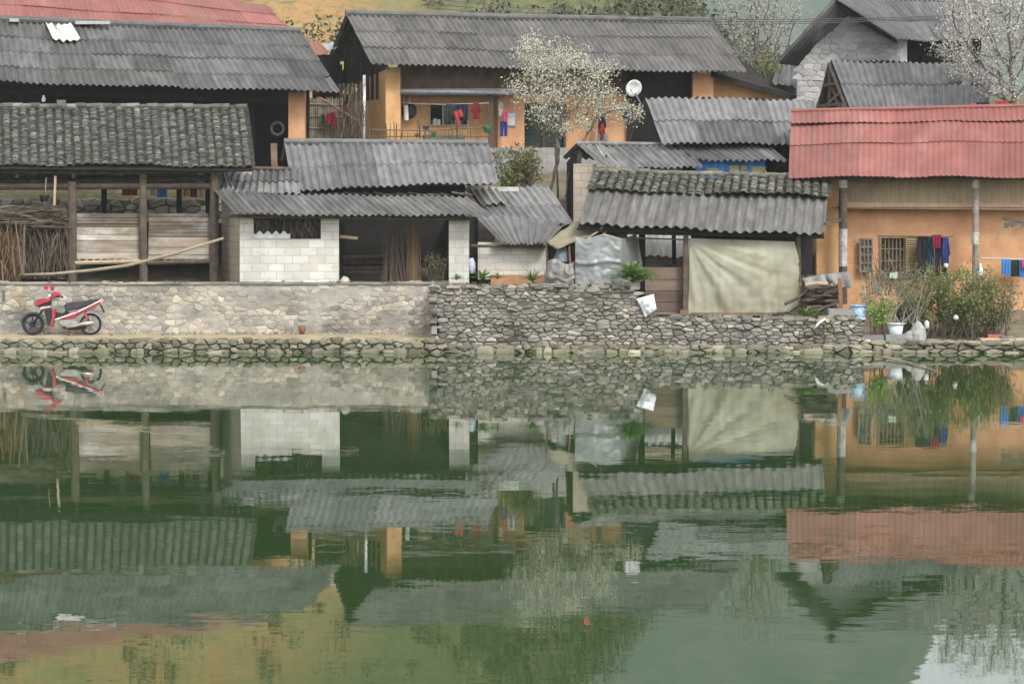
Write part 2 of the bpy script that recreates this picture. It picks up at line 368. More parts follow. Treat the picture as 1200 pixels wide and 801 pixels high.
# ------------------------------------------------------------------ shape generators
def bil(TL, TR, BR, BL, u, v): return TL.lerp(TR, u).lerp(BL.lerp(BR, u), v)
def corr(mb, TL, TR, BR, BL, pitch=.172, amp=.031, rows=3, sheet=6, th=.012, var=.13, seg=8, sag=.03, jit=.03):
    """corrugated sheets lapped in rows; u runs along the eave, v down the slope"""
    TL, TR, BR, BL = map(Vector, (TL, TR, BR, BL))
    Wd = ((TR-TL).length + (BR-BL).length)/2; L = ((BL-TL).length + (BR-TR).length)/2
    nw = max(2, round(Wd/pitch)); ph = R.uniform(0, 6)
    nrm = (TR-TL).cross(BL-TL).normalized()
    if nrm.z < 0: nrm = -nrm
    i = 0; shs = []
    while i < nw: k = min(sheet, nw-i); shs.append((i, k)); i += k
    for r in range(rows):
        for (i0, k) in shs:
            v0 = r/rows; v1 = (r+1)/rows + .05/L + R.uniform(-jit, jit)/L
            if r: v0 += R.uniform(-.01, .01)
            ti = 1 + R.gauss(0, var); ti = max(.6, min(1.5, ti)); ti *= R.choice((.68, 1.3)) if var > .08 and R.random() < .07 else 1; lf = R.uniform(.018, .042)
            vs = []; n = k*seg; tw = R.uniform(-.006, .006)
            for a in range(n+1):
                u = (i0 + a/seg)/nw
                w = amp*math.cos(2*PI*a/seg)
                sg = sag*math.sin(u*5.3+ph)*.7 + sag*.5*math.sin(u*17+ph*2)
                p0 = bil(TL,TR,BR,BL,u,v0) + nrm*(w+.002) + Vector((0,0,sg))
                p1 = bil(TL,TR,BR,BL,u,v1) + nrm*(w+lf+tw*a/n) + Vector((0,0,sg))
                vs += [p0, p1, p1 - nrm*th, p0 - nrm*th]
            fs = []; uv = []
            for a in range(n):
                q = a*4; U0 = (i0+a/seg)/nw*Wd; U1 = (i0+(a+1)/seg)/nw*Wd; V0 = -v0*L; V1 = -v1*L
                fs += [(q, q+1, q+5, q+4), (q+1, q+2, q+6, q+5), (q+3, q+7, q+6, q+2)]
                uv += [[(U0,V0),(U0,V1),(U1,V1),(U1,V0)], [(U0,V1),(U0,V1),(U1,V1),(U1,V1)], [(U0,V0),(U1,V0),(U1,V1),(U0,V1)]]
            mb.add(vs, fs, uvs=uv, tint=ti, rnd=R.random())
    return nrm
def tiles(mb, TL, TR, BR, BL, cw=.25, rl=.085):
    TL, TR, BR, BL = map(Vector, (TL, TR, BR, BL))
    Wd = ((TR-TL).length + (BR-BL).length)/2; L = ((BL-TL).length + (BR-TR).length)/2
    nc = max(3, round(Wd/cw)); nr = max(2, round(L/rl))
    nrm = (TR-TL).cross(BL-TL).normalized()
    if nrm.z < 0: nrm = -nrm
    ux = (TR-TL).normalized(); vy = (BL-TL).normalized()
    for c in range(nc):
        cj = R.uniform(-.012, .012)
        for r in range(nr-1, -1, -1):
            sg = Vector((0,0,.035*math.sin(c*.35+1)+.02*math.sin(c*.9)))
            # trough tile
            p = bil(TL,TR,BR,BL,(c+1.0)/nc,(r+.5)/nr) + sg; h = .012+R.uniform(-.006,.006)
            w = cw*.42; le = rl*.8; vs = []
            for s in (-1, 0, 1):
                d = .0 if s == 0 else .03
                vs += [p + ux*w*s*.75 - vy*le + nrm*(d-.02), p + ux*w*s*.75 + vy*le + nrm*(d+h)]
            mb.add(vs, [(0,1,3,2),(2,3,5,4)], tint=R.uniform(.5,.95), rnd=R.random())
            # cover tile
            p = bil(TL,TR,BR,BL,(c+.5)/nc,(r+.5)/nr) + sg + ux*(cj+R.uniform(-.014,.014)) + vy*R.uniform(-.015,.015)
            w = cw*.33*R.uniform(.9,1.12); tw = R.uniform(-.12,.12); le = rl*.95; lift = .03+R.uniform(-.008,.012)
            ax = (vy + ux*tw).normalized(); sx = ax.cross(nrm).normalized(); vs = []
            for k in range(5):
                a = PI*(k/4); o = sx*math.cos(a)*w + nrm*math.sin(a)*w*.5
                vs += [p - ax*le + o*.95 + nrm*.012, p + ax*le + o + nrm*lift, p + ax*le + o*.80 + nrm*(lift-.006)]
            fs = []
            for k in range(4): q = k*3; fs += [(q, q+1, q+4, q+3), (q+1, q+2, q+5, q+4)]
            mb.add(vs, fs, tint=max(.45, R.gauss(.95,.25)), rnd=R.random())
def stones(mb, u0, u1, v0, v1, su, sv, pos, gap=.07, bulge=.09, topf=None, keep=None, tv=.17, back=.10):
    nu = max(1, round((u1-u0)/su)); nv = max(1, round((v1-v0)/sv)); pts = {}
    for j in range(-2, nv+2):
        for i in range(-2, nu+2):
            if R.random() > .2: pts[i,j] = (i+.5+(.5 if j%2 else 0)+R.uniform(-.42,.42), j+.5+R.uniform(-.3,.3))
    for j in range(nv):
        for i in range(-1, nu+1):
            if (i,j) not in pts: continue
            cx, cy = pts[i,j]
            if not (-.2 < cx < nu+.2): continue
            cu, cv = u0+cx*su*(u1-u0)/(nu*su), v0+cy*(v1-v0)/nv
            if topf and cv > topf(cu)-sv*.35: continue
            if keep and not keep(cu, cv): continue
            poly = [(cx-1.2,cy-.9),(cx+1.2,cy-.9),(cx+1.2,cy+.9),(cx-1.2,cy+.9)]
            for dj in (-2,-1,0,1,2):
                for di in (-2,-1,0,1,2):
                    if (di,dj) == (0,0) or (i+di,j+dj) not in pts: continue
                    qx, qy = pts[i+di,j+dj]; mx, my = (cx+qx)/2, (cy+qy)/2; nx, ny = qx-cx, qy-cy
                    out = []
                    for a, b in zip(poly, poly[1:]+poly[:1]):
                        da = (a[0]-mx)*nx+(a[1]-my)*ny; db = (b[0]-mx)*nx+(b[1]-my)*ny
                        if da <= 0: out.append(a)
                        if (da < 0) != (db < 0) and da != db:
                            t = da/(da-db); out.append((a[0]+(b[0]-a[0])*t, a[1]+(b[1]-a[1])*t))
                    poly = out
                    if not poly: break
                if not poly: break
            if len(poly) < 3: continue
            # cut the longest sides so that outlines are not perfect polygons
            pl = []
            for a, b in zip(poly, poly[1:]+poly[:1]):
                pl.append(a)
                if math.hypot(a[0]-b[0], a[1]-b[1]) > .35:
                    pl.append(((a[0]+b[0])/2+R.uniform(-.08,.08), (a[1]+b[1])/2+R.uniform(-.08,.08)))
            kx = sum(p[0] for p in pl)/len(pl); ky = sum(p[1] for p in pl)/len(pl)
            fx = (u1-u0)/nu; fy = (v1-v0)/nv; g = gap*R.uniform(.5,1.6); bl = bulge*R.uniform(.5,1.5); n = len(pl); d0 = R.uniform(-.35,.3)*bulge
            vs = []; tx, ty = R.uniform(-.3,.3), R.uniform(-.3,.3)
            for sh, d in ((1-g*.6,-back),(1-g,bl*.45),(.72,bl*.95)):
                for p in pl:
                    x = kx+(p[0]-kx)*sh; y = ky+(p[1]-ky)*sh
                    dd = d + (d0+bl*(tx*(x-kx)+ty*(y-ky))+R.uniform(-.15,.15)*bl if d > 0 else 0)
                    vs.append(pos(u0+x*fx, v0+y*fy, dd))
            vs.append(pos(u0+kx*fx, v0+ky*fy, bl*1.08+d0))
            fs = []
            for r in range(2): fs += [(r*n+q, r*n+(q+1)%n, (r+1)*n+(q+1)%n, (r+1)*n+q) for q in range(n)]
            fs += [(2*n+q, 2*n+(q+1)%n, 3*n) for q in range(n)]
            mb.add(vs, fs, tint=max(.55, R.gauss(1, tv)), rnd=R.random())
def cellwall(mb, x0, y0, x1, y1, Yf, dep, holes=(), **k):
    """a wall whose face shows at photo pixels x0..x1, y0..y1 with openings cut through it"""
    if not callable(Yf): Y0 = Yf; Yf = lambda px: Y0
    xs = sorted({x0, x1} | {h[0] for h in holes} | {h[2] for h in holes}); ys = sorted({y0, y1} | {h[1] for h in holes} | {h[3] for h in holes})
    xs = [x for x in xs if x0 <= x <= x1]; ys = [y for y in ys if y0 <= y <= y1]
    def solid(i, j):
        if not (0 <= i < len(xs)-1 and 0 <= j < len(ys)-1): return False
        cx, cy = (xs[i]+xs[i+1])/2, (ys[j]+ys[j+1])/2
        return not any(h[0] < cx < h[2] and h[1] < cy < h[3] for h in holes)
    D = Vector((0, dep, 0))
    for i in range(len(xs)-1):
        for j in range(len(ys)-1):
            if not solid(i, j): continue
            a = P(xs[i], ys[j+1], Yf(xs[i])); b = P(xs[i+1], ys[j+1], Yf(xs[i+1])); c = P(xs[i+1], ys[j], Yf(xs[i+1])); d = P(xs[i], ys[j], Yf(xs[i]))
            v = [a,b,c,d,a+D,b+D,c+D,d+D]; f = [(0,1,2,3),(5,4,7,6)]
            if not solid(i-1,j): f.append((4,0,3,7))
            if not solid(i+1,j): f.append((1,5,6,2))
            if not solid(i,j-1): f.append((3,2,6,7))
            if not solid(i,j+1): f.append((4,5,1,0))
            mb.add(v, f, **k)
    return mb
def sidewall(mb, a, b, ztop_a, ztop_b, zbot, th=.15):   # upright wall from plan spot a to plan spot b
    a = Vector(a); b = Vector(b); n = Vector((-(b-a).y, (b-a).x, 0)).normalized()*th
    q = [Vector((a.x,a.y,zbot)), Vector((b.x,b.y,zbot)), Vector((b.x,b.y,ztop_b)), Vector((a.x,a.y,ztop_a))]
    return mb.hexa(q + [p+n for p in q])
def cloth(mb, q, Y, folds=3, amp=.025, th=.03, sag=0, nu=12, nv=8, ph=None):
    """hanging cloth between four photo pixels tl, tr, br, bl"""
    ph = R.uniform(0, 6) if ph is None else ph
    def fn(u, v):
        x = lerp(lerp(q[0][0], q[1][0], u), lerp(q[3][0], q[2][0], u), v)
        y = lerp(lerp(q[0][1], q[1][1], u), lerp(q[3][1], q[2][1], u), v) + sag*math.sin(PI*u)
        return P(x, y, Y) + Vector((0, amp*math.sin(u*folds*2*PI+ph+v*.8)*(.4+.6*v), 0))
    return mb.sheet(fn, nu, nv, th)
def trousers(mb, x0, y0, x1, y1, Y):
    m = (x0+x1)/2; h = y1-y0; g = (x1-x0)*.06
    cloth(mb, [(x0+g,y0),(x1-g,y0),(x1,y0+h*.32),(x0,y0+h*.32)], Y, 2)
    cloth(mb, [(x0,y0+h*.3),(m,y0+h*.3),(m-g,y1),(x0+g,y1)], Y, 1, nu=6)
    cloth(mb, [(m,y0+h*.3),(x1,y0+h*.3),(x1-g*.5,y1-h*.02),(m+g,y1-h*.02)], Y+.01, 1, nu=6)
def shirt(mb, x0, y0, x1, y1, Y, sl=.62):
    w = x1-x0; h = y1-y0
    cloth(mb, [(x0+w*.22,y0),(x1-w*.22,y0),(x1-w*.2,y1),(x0+w*.2,y1)], Y, 2)
    cloth(mb, [(x0+w*.22,y0+h*.02),(x0+w*.34,y0+h*.22),(x0+w*.16,y0+h*sl),(x0,y0+h*(sl-.06))], Y-.015, 1, nu=5)
    cloth(mb, [(x1-w*.34,y0+h*.22),(x1-w*.22,y0+h*.02),(x1,y0+h*(sl-.06)),(x1-w*.16,y0+h*sl)], Y-.015, 1, nu=5)
def garment(kind, box, Y, m, label, cat, name, group=None):
    mb = MB(); (trousers if kind == 't' else shirt if kind == 's' else lambda b, *a: cloth(b, [(a[0],a[1]),(a[2],a[1]),(a[2],a[3]),(a[0],a[3])], a[4], 3))(mb, *box, Y)
    return single(mb, name, m, label, cat, group)
def grow(base, att, step=.28, trunk=None, kill=.4, reach=6, seed=1, it=90):
    """space colonisation: returns nodes [(pos, parent)]"""
    rr = random.Random(seed); nodes = [(Vector(base), -1)]
    for p in (trunk or []): nodes.append((Vector(p), len(nodes)-1))
    att = [Vector(a) for a in att]
    # climb a straight bole first, up to where the crown starts to pull
    for _ in range(60):
        if min((a-nodes[-1][0]).length for a in att) < step*5: break
        near = min(att, key=lambda a: (a-nodes[-1][0]).length); d = (near-nodes[-1][0]).normalized()+Vector((rr.uniform(-.25,.25), rr.uniform(-.25,.25), .5))
        nodes.append((nodes[-1][0]+d.normalized()*step, len(nodes)-1))
    for _ in range(it):
        if not att: break
        pull = {}
        for a in att:
            bi, bd = -1, reach
            for i, (p, _q) in enumerate(nodes):
                d = (a-p).length
                if d < bd: bd, bi = d, i
            if bi >= 0: pull.setdefault(bi, []).append((a-nodes[bi][0]).normalized())
        if not pull: break
        for i, ds in pull.items():
            d = sum(ds, Vector())/len(ds) + Vector((rr.uniform(-.35,.35), rr.uniform(-.35,.35), rr.uniform(-.2,.3)))
            if d.length > .01: nodes.append((nodes[i][0] + d.normalized()*step, i))
        att = [a for a in att if min((a-p).length for p, _q in nodes) > kill]
        if len(nodes) > 1400: break
    return nodes
def limbs(nodes, rtip=.008, pw=2.3, rmax=.2):
    ch = {}; 
    for i, (p, q) in enumerate(nodes): ch.setdefault(q, []).append(i)
    rad = [0]*len(nodes)
    for i in range(len(nodes)-1, -1, -1):
        k = ch.get(i, []); rad[i] = min(rmax, rtip if not k else sum(rad[j]**pw for j in k)**(1/pw))
    main = MB(); twig = MB(); tips = []
    for i, (p, q) in enumerate(nodes):
        if i not in ch: tips.append(i)
        if q < 0: continue
        (main if rad[i] > rtip*2.2 else twig).tube([nodes[q][0], p], [max(rad[i], min(rad[q], rad[i]*1.4)), rad[i]], 6 if rad[i] > .03 else 4, cap=False, rnd=R.random())
    return main, twig, tips, rad
def blob_pts(blobs, n, Y, seed, dy=1.0):
    rr = random.Random(seed); out = []; tot = sum(b[2]*b[3] for b in blobs)
    for (x, y, rx, ry) in blobs:
        for _ in range(max(4, round(n*rx*ry/tot))):
            a = rr.uniform(0, 2*PI); r = math.sqrt(rr.random()); p = P(x+rx*r*math.cos(a), y+ry*r*math.sin(a), Y)
            out.append(p + Vector((0, rr.uniform(-1,1)*dy*math.sqrt(max(.05,1-r*r)), 0)))
    return out
def tree(name, label, cat, base, trunks, blobs, Y, n, bm, per=9, size=.05, spread=.16, dy=1.2, seed=1, rtip=.008, group=None, density=lambda p: 1, step=.16):
    root = thing(name, label, cat, base, group)
    nodes = [(Vector(base), -1)]; att = blob_pts(blobs, n, Y, seed, dy)
    nodes = grow(base, att, step=step, kill=step*1.3, trunk=None if not trunks else trunks, seed=seed)
    main, twig, tips, rad = limbs(nodes, rtip)
    o_ = len(main.v); main.add(twig.v, twig.f); link(main, 'trunk', bark, root)  # trunk, branches and loose twig tubes share this mesh
    crown = MB()
    for i, (p, q) in enumerate(nodes):
        if rad[i] > rtip*2.6: continue
        k = per*density(p)
        for _ in range(int(k) + (R.random() < k % 1)):
            d = Vector((R.gauss(0,1), R.gauss(0,1), R.gauss(0,1)))*spread*.6
            crown.leaf(p + d, size*R.uniform(.6,1.4))
    link(crown, 'crown', bm, root)
    return root
def blades(mb, base, n, ln, wd, droop=.6, fan=1.0):
    base = Vector(base)
    for _ in range(n):
        a = R.uniform(0, 2*PI); l = ln*R.uniform(.6,1.1); w = wd*R.uniform(.7,1.2); el = R.uniform(.5,1.35)
        dx = Vector((math.cos(a), math.sin(a), 0)); sx = Vector((-math.sin(a), math.cos(a), 0)); vs = []
        for k in range(6):
            t = k/5; p = base + dx*l*t*math.cos(el)*fan + Vector((0,0,l*(t*math.sin(el) - droop*t*t*.9)))
            ww = w*(1-t**2)*.5+.002; vs += [p-sx*ww + Vector((0,0,.01)), p, p+sx*ww + Vector((0,0,.01))]
        fs = []
        for k in range(5): q = k*3; fs += [(q,q+1,q+4,q+3),(q+1,q+2,q+5,q+4)]
        mb.add(vs, fs, rnd=R.random(), tint=R.uniform(.8,1.2))
def bush(name, label, cat, boxpx, Y, stems, leaves, size, lm, sm=None, group=None, dy=.5, flowers=None, lean=.35):
    x0, y0, x1, y1 = boxpx; root = thing(name, label, cat, P((x0+x1)/2, y1, Y), group)
    st = MB(); lf = MB(); fl = MB(); spots = []
    for _ in range(stems):
        xb = lerp(x0, x1, .15+.7*R.random()); tx = xb + R.uniform(-1,1)*(x1-x0)*lean; tx = max(x0, min(x1, tx))
        q = P(xb, y1+1, Y+R.uniform(-dy,dy)*.5); e = P(tx, lerp(y0, y1, R.random()**1.6*.75), Y+R.uniform(-dy,dy)); mid = q.lerp(e,.5)+Vector((R.uniform(-.08,.08),R.uniform(-.08,.08),.05))
        pts = [q, mid, e]; st.tube(pts, [.011,.008,.003], 4, cap=False, rnd=R.random())
        for _t in range(4):
            t = R.uniform(.3,.95); s = mid.lerp(e, (t-.5)*2) if t > .5 else q.lerp(mid, t*2)
            e2 = s + Vector((R.uniform(-.3,.3), R.uniform(-.2,.2), R.uniform(.02,.35))); st.tube([s, e2], [.005,.002], 3, cap=False, rnd=R.random()); spots += [(s,e2)]
        spots.append((mid, e))
    for _ in range(leaves):
        a, b = spots[R.randrange(len(spots))]; lf.leaf(a.lerp(b, R.uniform(.1,1.1)) + Vector((R.gauss(0,.06), R.gauss(0,.06), R.gauss(0,.06))), size*1.45*R.uniform(.6,1.4))
    link(st, 'stem', sm or twig_m, root)
    if leaves: link(lf, 'foliage', lm, root)
    if flowers:
        for _ in range(flowers):
            a, b = spots[R.randrange(len(spots))]; p = a.lerp(b, R.uniform(.6,1.1))
            for _k in range(4): fl.leaf(p + Vector((R.gauss(0,.02),R.gauss(0,.02),R.gauss(0,.02))), .035)
        link(fl, 'flowers', leaf_y, root)
    return root

# ------------------------------------------------------------------ world: overcast daylight
w = bpy.data.worlds.new('World'); sc.world = w; w.use_nodes = True
t = w.node_tree; bg = t.nodes['Background']
sky = N(t, 'ShaderNodeTexSky', sky_type='NISHITA'); sky.sun_disc = False
SUN_EL, SUN_AZ = math.radians(46), math.radians(150)     # azimuth seen from above, clockwise from +Y
sky.sun_elevation = SUN_EL; sky.sun_rotation = SUN_AZ; sky.dust_density = 4; sky.air_density = 1.2; sky.ozone_density = 1
hs = N(t, 'ShaderNodeHueSaturation'); hs.inputs['Saturation'].default_value = .22; hs.inputs['Value'].default_value = 1
t.links.new(sky.outputs[0], hs.inputs['Color']); 
cl_v = N(t, 'ShaderNodeTexCoord'); cl_f, _ = noise(t, cl_v.outputs['Generated'], 2.2, 5)
cloud_c = ramp(t, cl_f, [(.72,.75,.80),(1,1,1)])
cl_s = N(t, 'ShaderNodeVectorMath', operation='SCALE'); t.links.new(cloud_c, cl_s.inputs[0]); cl_s.inputs['Scale'].default_value = 8.5
t.links.new(mixc(t, .5, hs.outputs[0], cl_s.outputs[0]), bg.inputs['Color'])
bg.inputs['Strength'].default_value = .15
sl = bpy.data.lights.new('sun', 'SUN'); sl.energy = 1.5; sl.angle = math.radians(14); sl.color = (1, .97, .92)
so = bpy.data.objects.new('sun', sl); COL.objects.link(so)
sd = Vector((math.sin(SUN_AZ)*math.cos(SUN_EL), math.cos(SUN_AZ)*math.cos(SUN_EL), math.sin(SUN_EL)))
so.rotation_euler = sd.to_track_quat('Z', 'Y').to_euler(); so.location = (0, 0, 60)
sc.view_settings.view_transform = 'Standard'; sc.view_settings.look = 'None'; sc.view_settings.gamma = 1
sc.view_settings.exposure = 0.74
sc.cycles.use_denoising = True; sc.cycles.max_bounces = 6; sc.cycles.volume_bounces = 0
sc.cycles.caustics_reflective = False; sc.cycles.caustics_refractive = False

# ------------------------------------------------------------------ water, ground, path, hills
m, t, b = nt('pond_water')
b.inputs['Base Color'].default_value = (.021, .049, .013, 1); b.inputs['Roughness'].default_value = .015; b.inputs['IOR'].default_value = 1.6
geo = N(t, 'ShaderNodeNewGeometry')
def wv(scale, ax, ay, ns, detail, bands=None):
    mp = N(t, 'ShaderNodeMapping'); mp.inputs['Scale'].default_value = scale; t.links.new(geo.outputs['Position'], mp.inputs['Vector'])
    _, c = noise(t, mp.outputs[0], ns, detail, .5)
    s = N(t, 'ShaderNodeVectorMath', operation='SUBTRACT'); t.links.new(c, s.inputs[0]); s.inputs[1].default_value = (.5,.5,.5)
    k = N(t, 'ShaderNodeVectorMath', operation='MULTIPLY'); t.links.new(s.outputs[0], k.inputs[0]); k.inputs[1].default_value = (ax, ay, 0)
    if bands is not None:
        q = N(t, 'ShaderNodeVectorMath', operation='SCALE'); t.links.new(k.outputs[0], q.inputs[0]); t.links.new(bands, q.inputs['Scale']); return q.outputs[0]
    return k.outputs[0]
mp = N(t, 'ShaderNodeMapping'); mp.inputs['Scale'].default_value = (.05, .33, 1); t.links.new(geo.outputs['Position'], mp.inputs['Vector'])
bf, _ = noise(t, mp.outputs[0], 1, 3, .5); bands = stretch(t, bf, .42, .68)
a1 = wv((.9, 2.2, 1), .003, .008, 1.0, 2)
a2 = wv((2.2, 7, 1), .006, .019, 1.0, 3, bands)
a4 = wv((9, 26, 1), .0022, .0065, 1.0, 2)
ad0 = N(t, 'ShaderNodeVectorMath', operation='ADD'); t.links.new(a1, ad0.inputs[0]); t.links.new(a4, ad0.inputs[1])
ad = N(t, 'ShaderNodeVectorMath', operation='ADD'); t.links.new(ad0.outputs[0], ad.inputs[0]); t.links.new(a2, ad.inputs[1])
a3 = N(t, 'ShaderNodeVectorMath', operation='ADD'); t.links.new(ad.outputs[0], a3.inputs[0]); a3.inputs[1].default_value = (0,0,1)
nn = N(t, 'ShaderNodeVectorMath', operation='NORMALIZE'); t.links.new(a3.outputs[0], nn.inputs[0]); t.links.new(nn.outputs[0], b.inputs['Normal'])
water_m = m
mb = MB(); mb.add([(-110,-15,-.08),(110,-15,-.08),(110,60.6,-.08),(-110,60.6,-.08)], [(0,1,2,3)]); struct(mb, 'water', water_m)

X518 = P(517, 380, 60.4).x; X752 = P(752, 380, 60.4).x; X1010 = P(1011, 390, 60.4).x
def ground_h(x, y):
    if x < X518: f = 1.44 if y > 62.95 else -.3
    elif x < X752: f = 1.42 if y > 60.75 else -.4
    elif x < X1010: f = .70 if y > 60.75 else -.4
    else: f = -.4 if y < 60.35 else lerp(.06, .45, sstep(60.4, 63.5, y))
    if y > 64.2: f = max(f, lerp(f, 2.4, sstep(64.2, 66.9, y)))
    if y > 67.2: f = lerp(2.4, 3.55, sstep(67.2, 68.6, y))
    if y > 70: f = lerp(3.55, 6.2, sstep(70, 80, y))
    return f + .03*n3(x*1.3, y*1.3)
ys = []; y = 60.1
while y < 72: ys.append(y); y += .17
while y < 84: ys.append(y); y += 1
xs = [-150, -80, -45, -25] + [-18+i*.3 for i in range(121)] + [25, 45, 80, 150]
mb = MB(); vs = [(x, yy, ground_h(x, yy)) for yy in ys for x in xs]; w_ = len(xs)
mb.add(vs, [(j*w_+i, j*w_+i+1, (j+1)*w_+i+1, (j+1)*w_+i) for j in range(len(ys)-1) for i in range(w_-1)])
struct(mb, 'ground', soil, smooth=False)
mb = MB(); mb.add([(-230,-18,-.9),(230,-18,-.9),(230,400,-.9),(-230,400,-.9)], [(0,1,2,3)]); struct(mb, 'pond_bed', soil)
mb = MB(); mb.hexa([(-110,-18,-.8),(110,-18,-.8),(110,-18,3),(-110,-18,3),(-110,-14,-.8),(110,-14,-.8),(110,-14.5,.15),(-110,-14.5,.15)]); struct(mb, 'near_bank', grass_bank)
# path along the left wall
mb = MB(); nx = 60; px0 = -30.0; vs = []
for i in range(nx+1):
    x = lerp(px0, X518+.25, i/nx)
    for k, yy in enumerate((60.42, 60.6, 61.6, 62.9)):
        vs.append((x, yy + (.07*n3(x*2.1, 3) if k == 0 else 0), .24 + .02*n3(x*1.5, yy) - (.03 if k == 0 else 0)))
    vs += [(x, 60.5, -.3), (x, 62.9, -.3)]
fs = []
for i in range(nx):
    a = i*6; c = a+6
    fs += [(a+q, c+q, c+q+1, a+q+1) for q in range(3)] + [(a+4, c+4, c, a)]
mb.add(vs, fs); struct(mb, 'path', earth)

# near hill: dry terraces of orange soil and grass; greener scrub towards the right
m, t, b = nt('dry_hillside')
v = coords(t); f1, _ = noise(t, v, .35, 6); f2, _ = noise(t, v, 1.7, 6)
c = ramp(t, stretch(t, f1), [(.27,.155,.062),(.32,.19,.08),(.27,.21,.09),(.16,.15,.065)])
c = mixc(t, math_n(t, 'MULTIPLY', stretch(t, f2, .52, .68), .8), c, (.10,.125,.045))
f4, _ = noise(t, v, 5.5, 5, .7); c = mixc(t, math_n(t, 'MULTIPLY', stretch(t, f4, .45, .7), .55), c, (.30,.25,.15)); f5, _ = noise(t, v, 3.1, 5, .7); c = mixc(t, math_n(t, 'MULTIPLY', stretch(t, f5, .5, .66), .6), c, (.085,.075,.04))
vb = coords(t, scale=(.12,.55,.55)); f3, _ = noise(t, vb, 1.0, 4); c = mixc(t, math_n(t, 'MULTIPLY', stretch(t, f3, .52, .64), .5), c, (.33,.165,.075))
sx = N(t, 'ShaderNodeSeparateXYZ'); t.links.new(v, sx.inputs[0])
gr = N(t, 'ShaderNodeMapRange'); gr.inputs[1].default_value = -5; gr.inputs[2].default_value = 1
t.links.new(math_n(t, 'ADD', math_n(t, 'ADD', sx.outputs[0], math_n(t, 'MULTIPLY', math_n(t, 'SUBTRACT', sx.outputs[1], 87), .3)), math_n(t, 'MULTIPLY', f1, 3)), gr.inputs[0])
c = mixc(t, gr.outputs[0], c, mixc(t, stretch(t, f2), (.07,.085,.04), (.16,.155,.08)))
t.links.new(c, b.inputs['Base Color']); b.inputs['Roughness'].default_value = .95; b.inputs['Specular IOR Level'].default_value = .1
bn = N(t, 'ShaderNodeBump'); bn.inputs['Distance'].default_value = .3; bn.inputs['Strength'].default_value = .6; t.links.new(f2, bn.inputs['Height']); t.links.new(bn.outputs[0], b.inputs['Normal'])
def hill_h(x, y):
    s = lerp(.42, .05, sstep(-1, 13, x)); d = y-79
    h = 5.6 + d*s*1.0 + lerp(0, 8, sstep(60, 110, d))*sstep(8, 30, x)
    st = 2.2; fr = h/st; h2 = (math.floor(fr) + sstep(.25, .8, fr-math.floor(fr)))*st
    return lerp(h, h2, .45) + .5*n3(x*.15, y*.15) + .2*n3(x*.6, y*.6)
mb = MB(); xs = [-95+i*1.3 for i in range(147)]; ys = [79+j*.8 for j in range(76)]
vs = [(x, y, hill_h(x, y)) for y in ys for x in xs]; w_ = len(xs)
mb.add(vs, [(j*w_+i, j*w_+i+1, (j+1)*w_+i+1, (j+1)*w_+i) for j in range(len(ys)-1) for i in range(w_-1)])
struct(mb, 'hill', m, smooth=True)
m, t, b = nt('hazed_forest')
v = coords(t); f1, _ = noise(t, v, .12, 6); f2, _ = noise(t, v, .6, 5)
c = ramp(t, stretch(t, f1), [(.10,.125,.105),(.13,.155,.13),(.17,.18,.15)]); c = mixc(t, math_n(t,'MULTIPLY',stretch(t, f2),.5), c, (.09,.115,.105))  # forest greens greyed so the colour itself carries distance haze
t.links.new(c, b.inputs['Base Color']); b.inputs['Roughness'].default_value = 1; b.inputs['Specular IOR Level'].default_value = 0
def far_h(x, y):
    h = (y-140)/140*lerp(66, 41.5, sstep(34, 43, x))
    return 3 + h + 2.5*n3(x*.06, y*.06) + 1.6*n3(x*.25, y*.25) + 1.0*n3(x*.7, y*.7)
mb = MB(); xs = [-200+i*2.2 for i in range(183)]; ys = [140+j*2.5 for j in range(57)]
vs = [(x, y, far_h(x, y)) for y in ys for x in xs]; w_ = len(xs)
mb.add(vs, [(j*w_+i, j*w_+i+1, (j+1)*w_+i+1, (j+1)*w_+i) for j in range(len(ys)-1) for i in range(w_-1)])
struct(mb, 'far_hill', m, smooth=True)
# ridge wood: one far mass of trees on the skyline (seen in the pond)
mb = MB()
for i in range(110):
    x = R.gauss((39.5, 44, 45.2)[i % 3], .8) if i < 24 else R.uniform(28, 64) if i < 84 else R.uniform(-60, 34); y = 279; z = far_h(x, y)-1; h = R.uniform(5, 10) if i < 24 else R.uniform(1.5, 3.5)
    mb.tube([(x,y,z),(x,y,z+h*.5)], [.25,.15], 5)
    for k in range(110):
        tt = R.random(); r = (1-tt)*h*.34+.4; a = R.uniform(0, 6.28); mb.leaf((x+r*math.cos(a)*R.random(), y+r*math.sin(a)*R.random(), z+h*(.15+.85*tt)), .8)
struct(mb, 'ridge_wood', plain('ridge_leaf', (.022,.032,.022)), 'dark trees along the skyline of the far hill', kind='stuff')
# scrub on the near hill
mb = MB()
for i in range(620):
    if i < 300: x, y = R.uniform(-2, 14), R.uniform(82, 128)
    else: x, y = R.uniform(-45, 0), R.uniform(82, 130)
    z = hill_h(x, y); r = R.uniform(.4, 1.5) if i < 300 else R.uniform(.25, .8)
    mb.cloud((x, y, z+r*.6), (r, r, r*.9), 130 if i < 300 else 60, .2 if i < 300 else .16)
    for _ in range(3 if i < 300 else 0): mb.tube([(x+R.uniform(-.3,.3)*r, y, z-.1), (x+R.uniform(-1,1)*r, y+R.uniform(-.5,.5)*r, z+r*R.uniform(1,2))], [.03,.01], 3, cap=False)
struct(mb, 'hillside_scrub', leaf_scrub, 'dull green scrub covering the hillside above the roofs', kind='stuff')
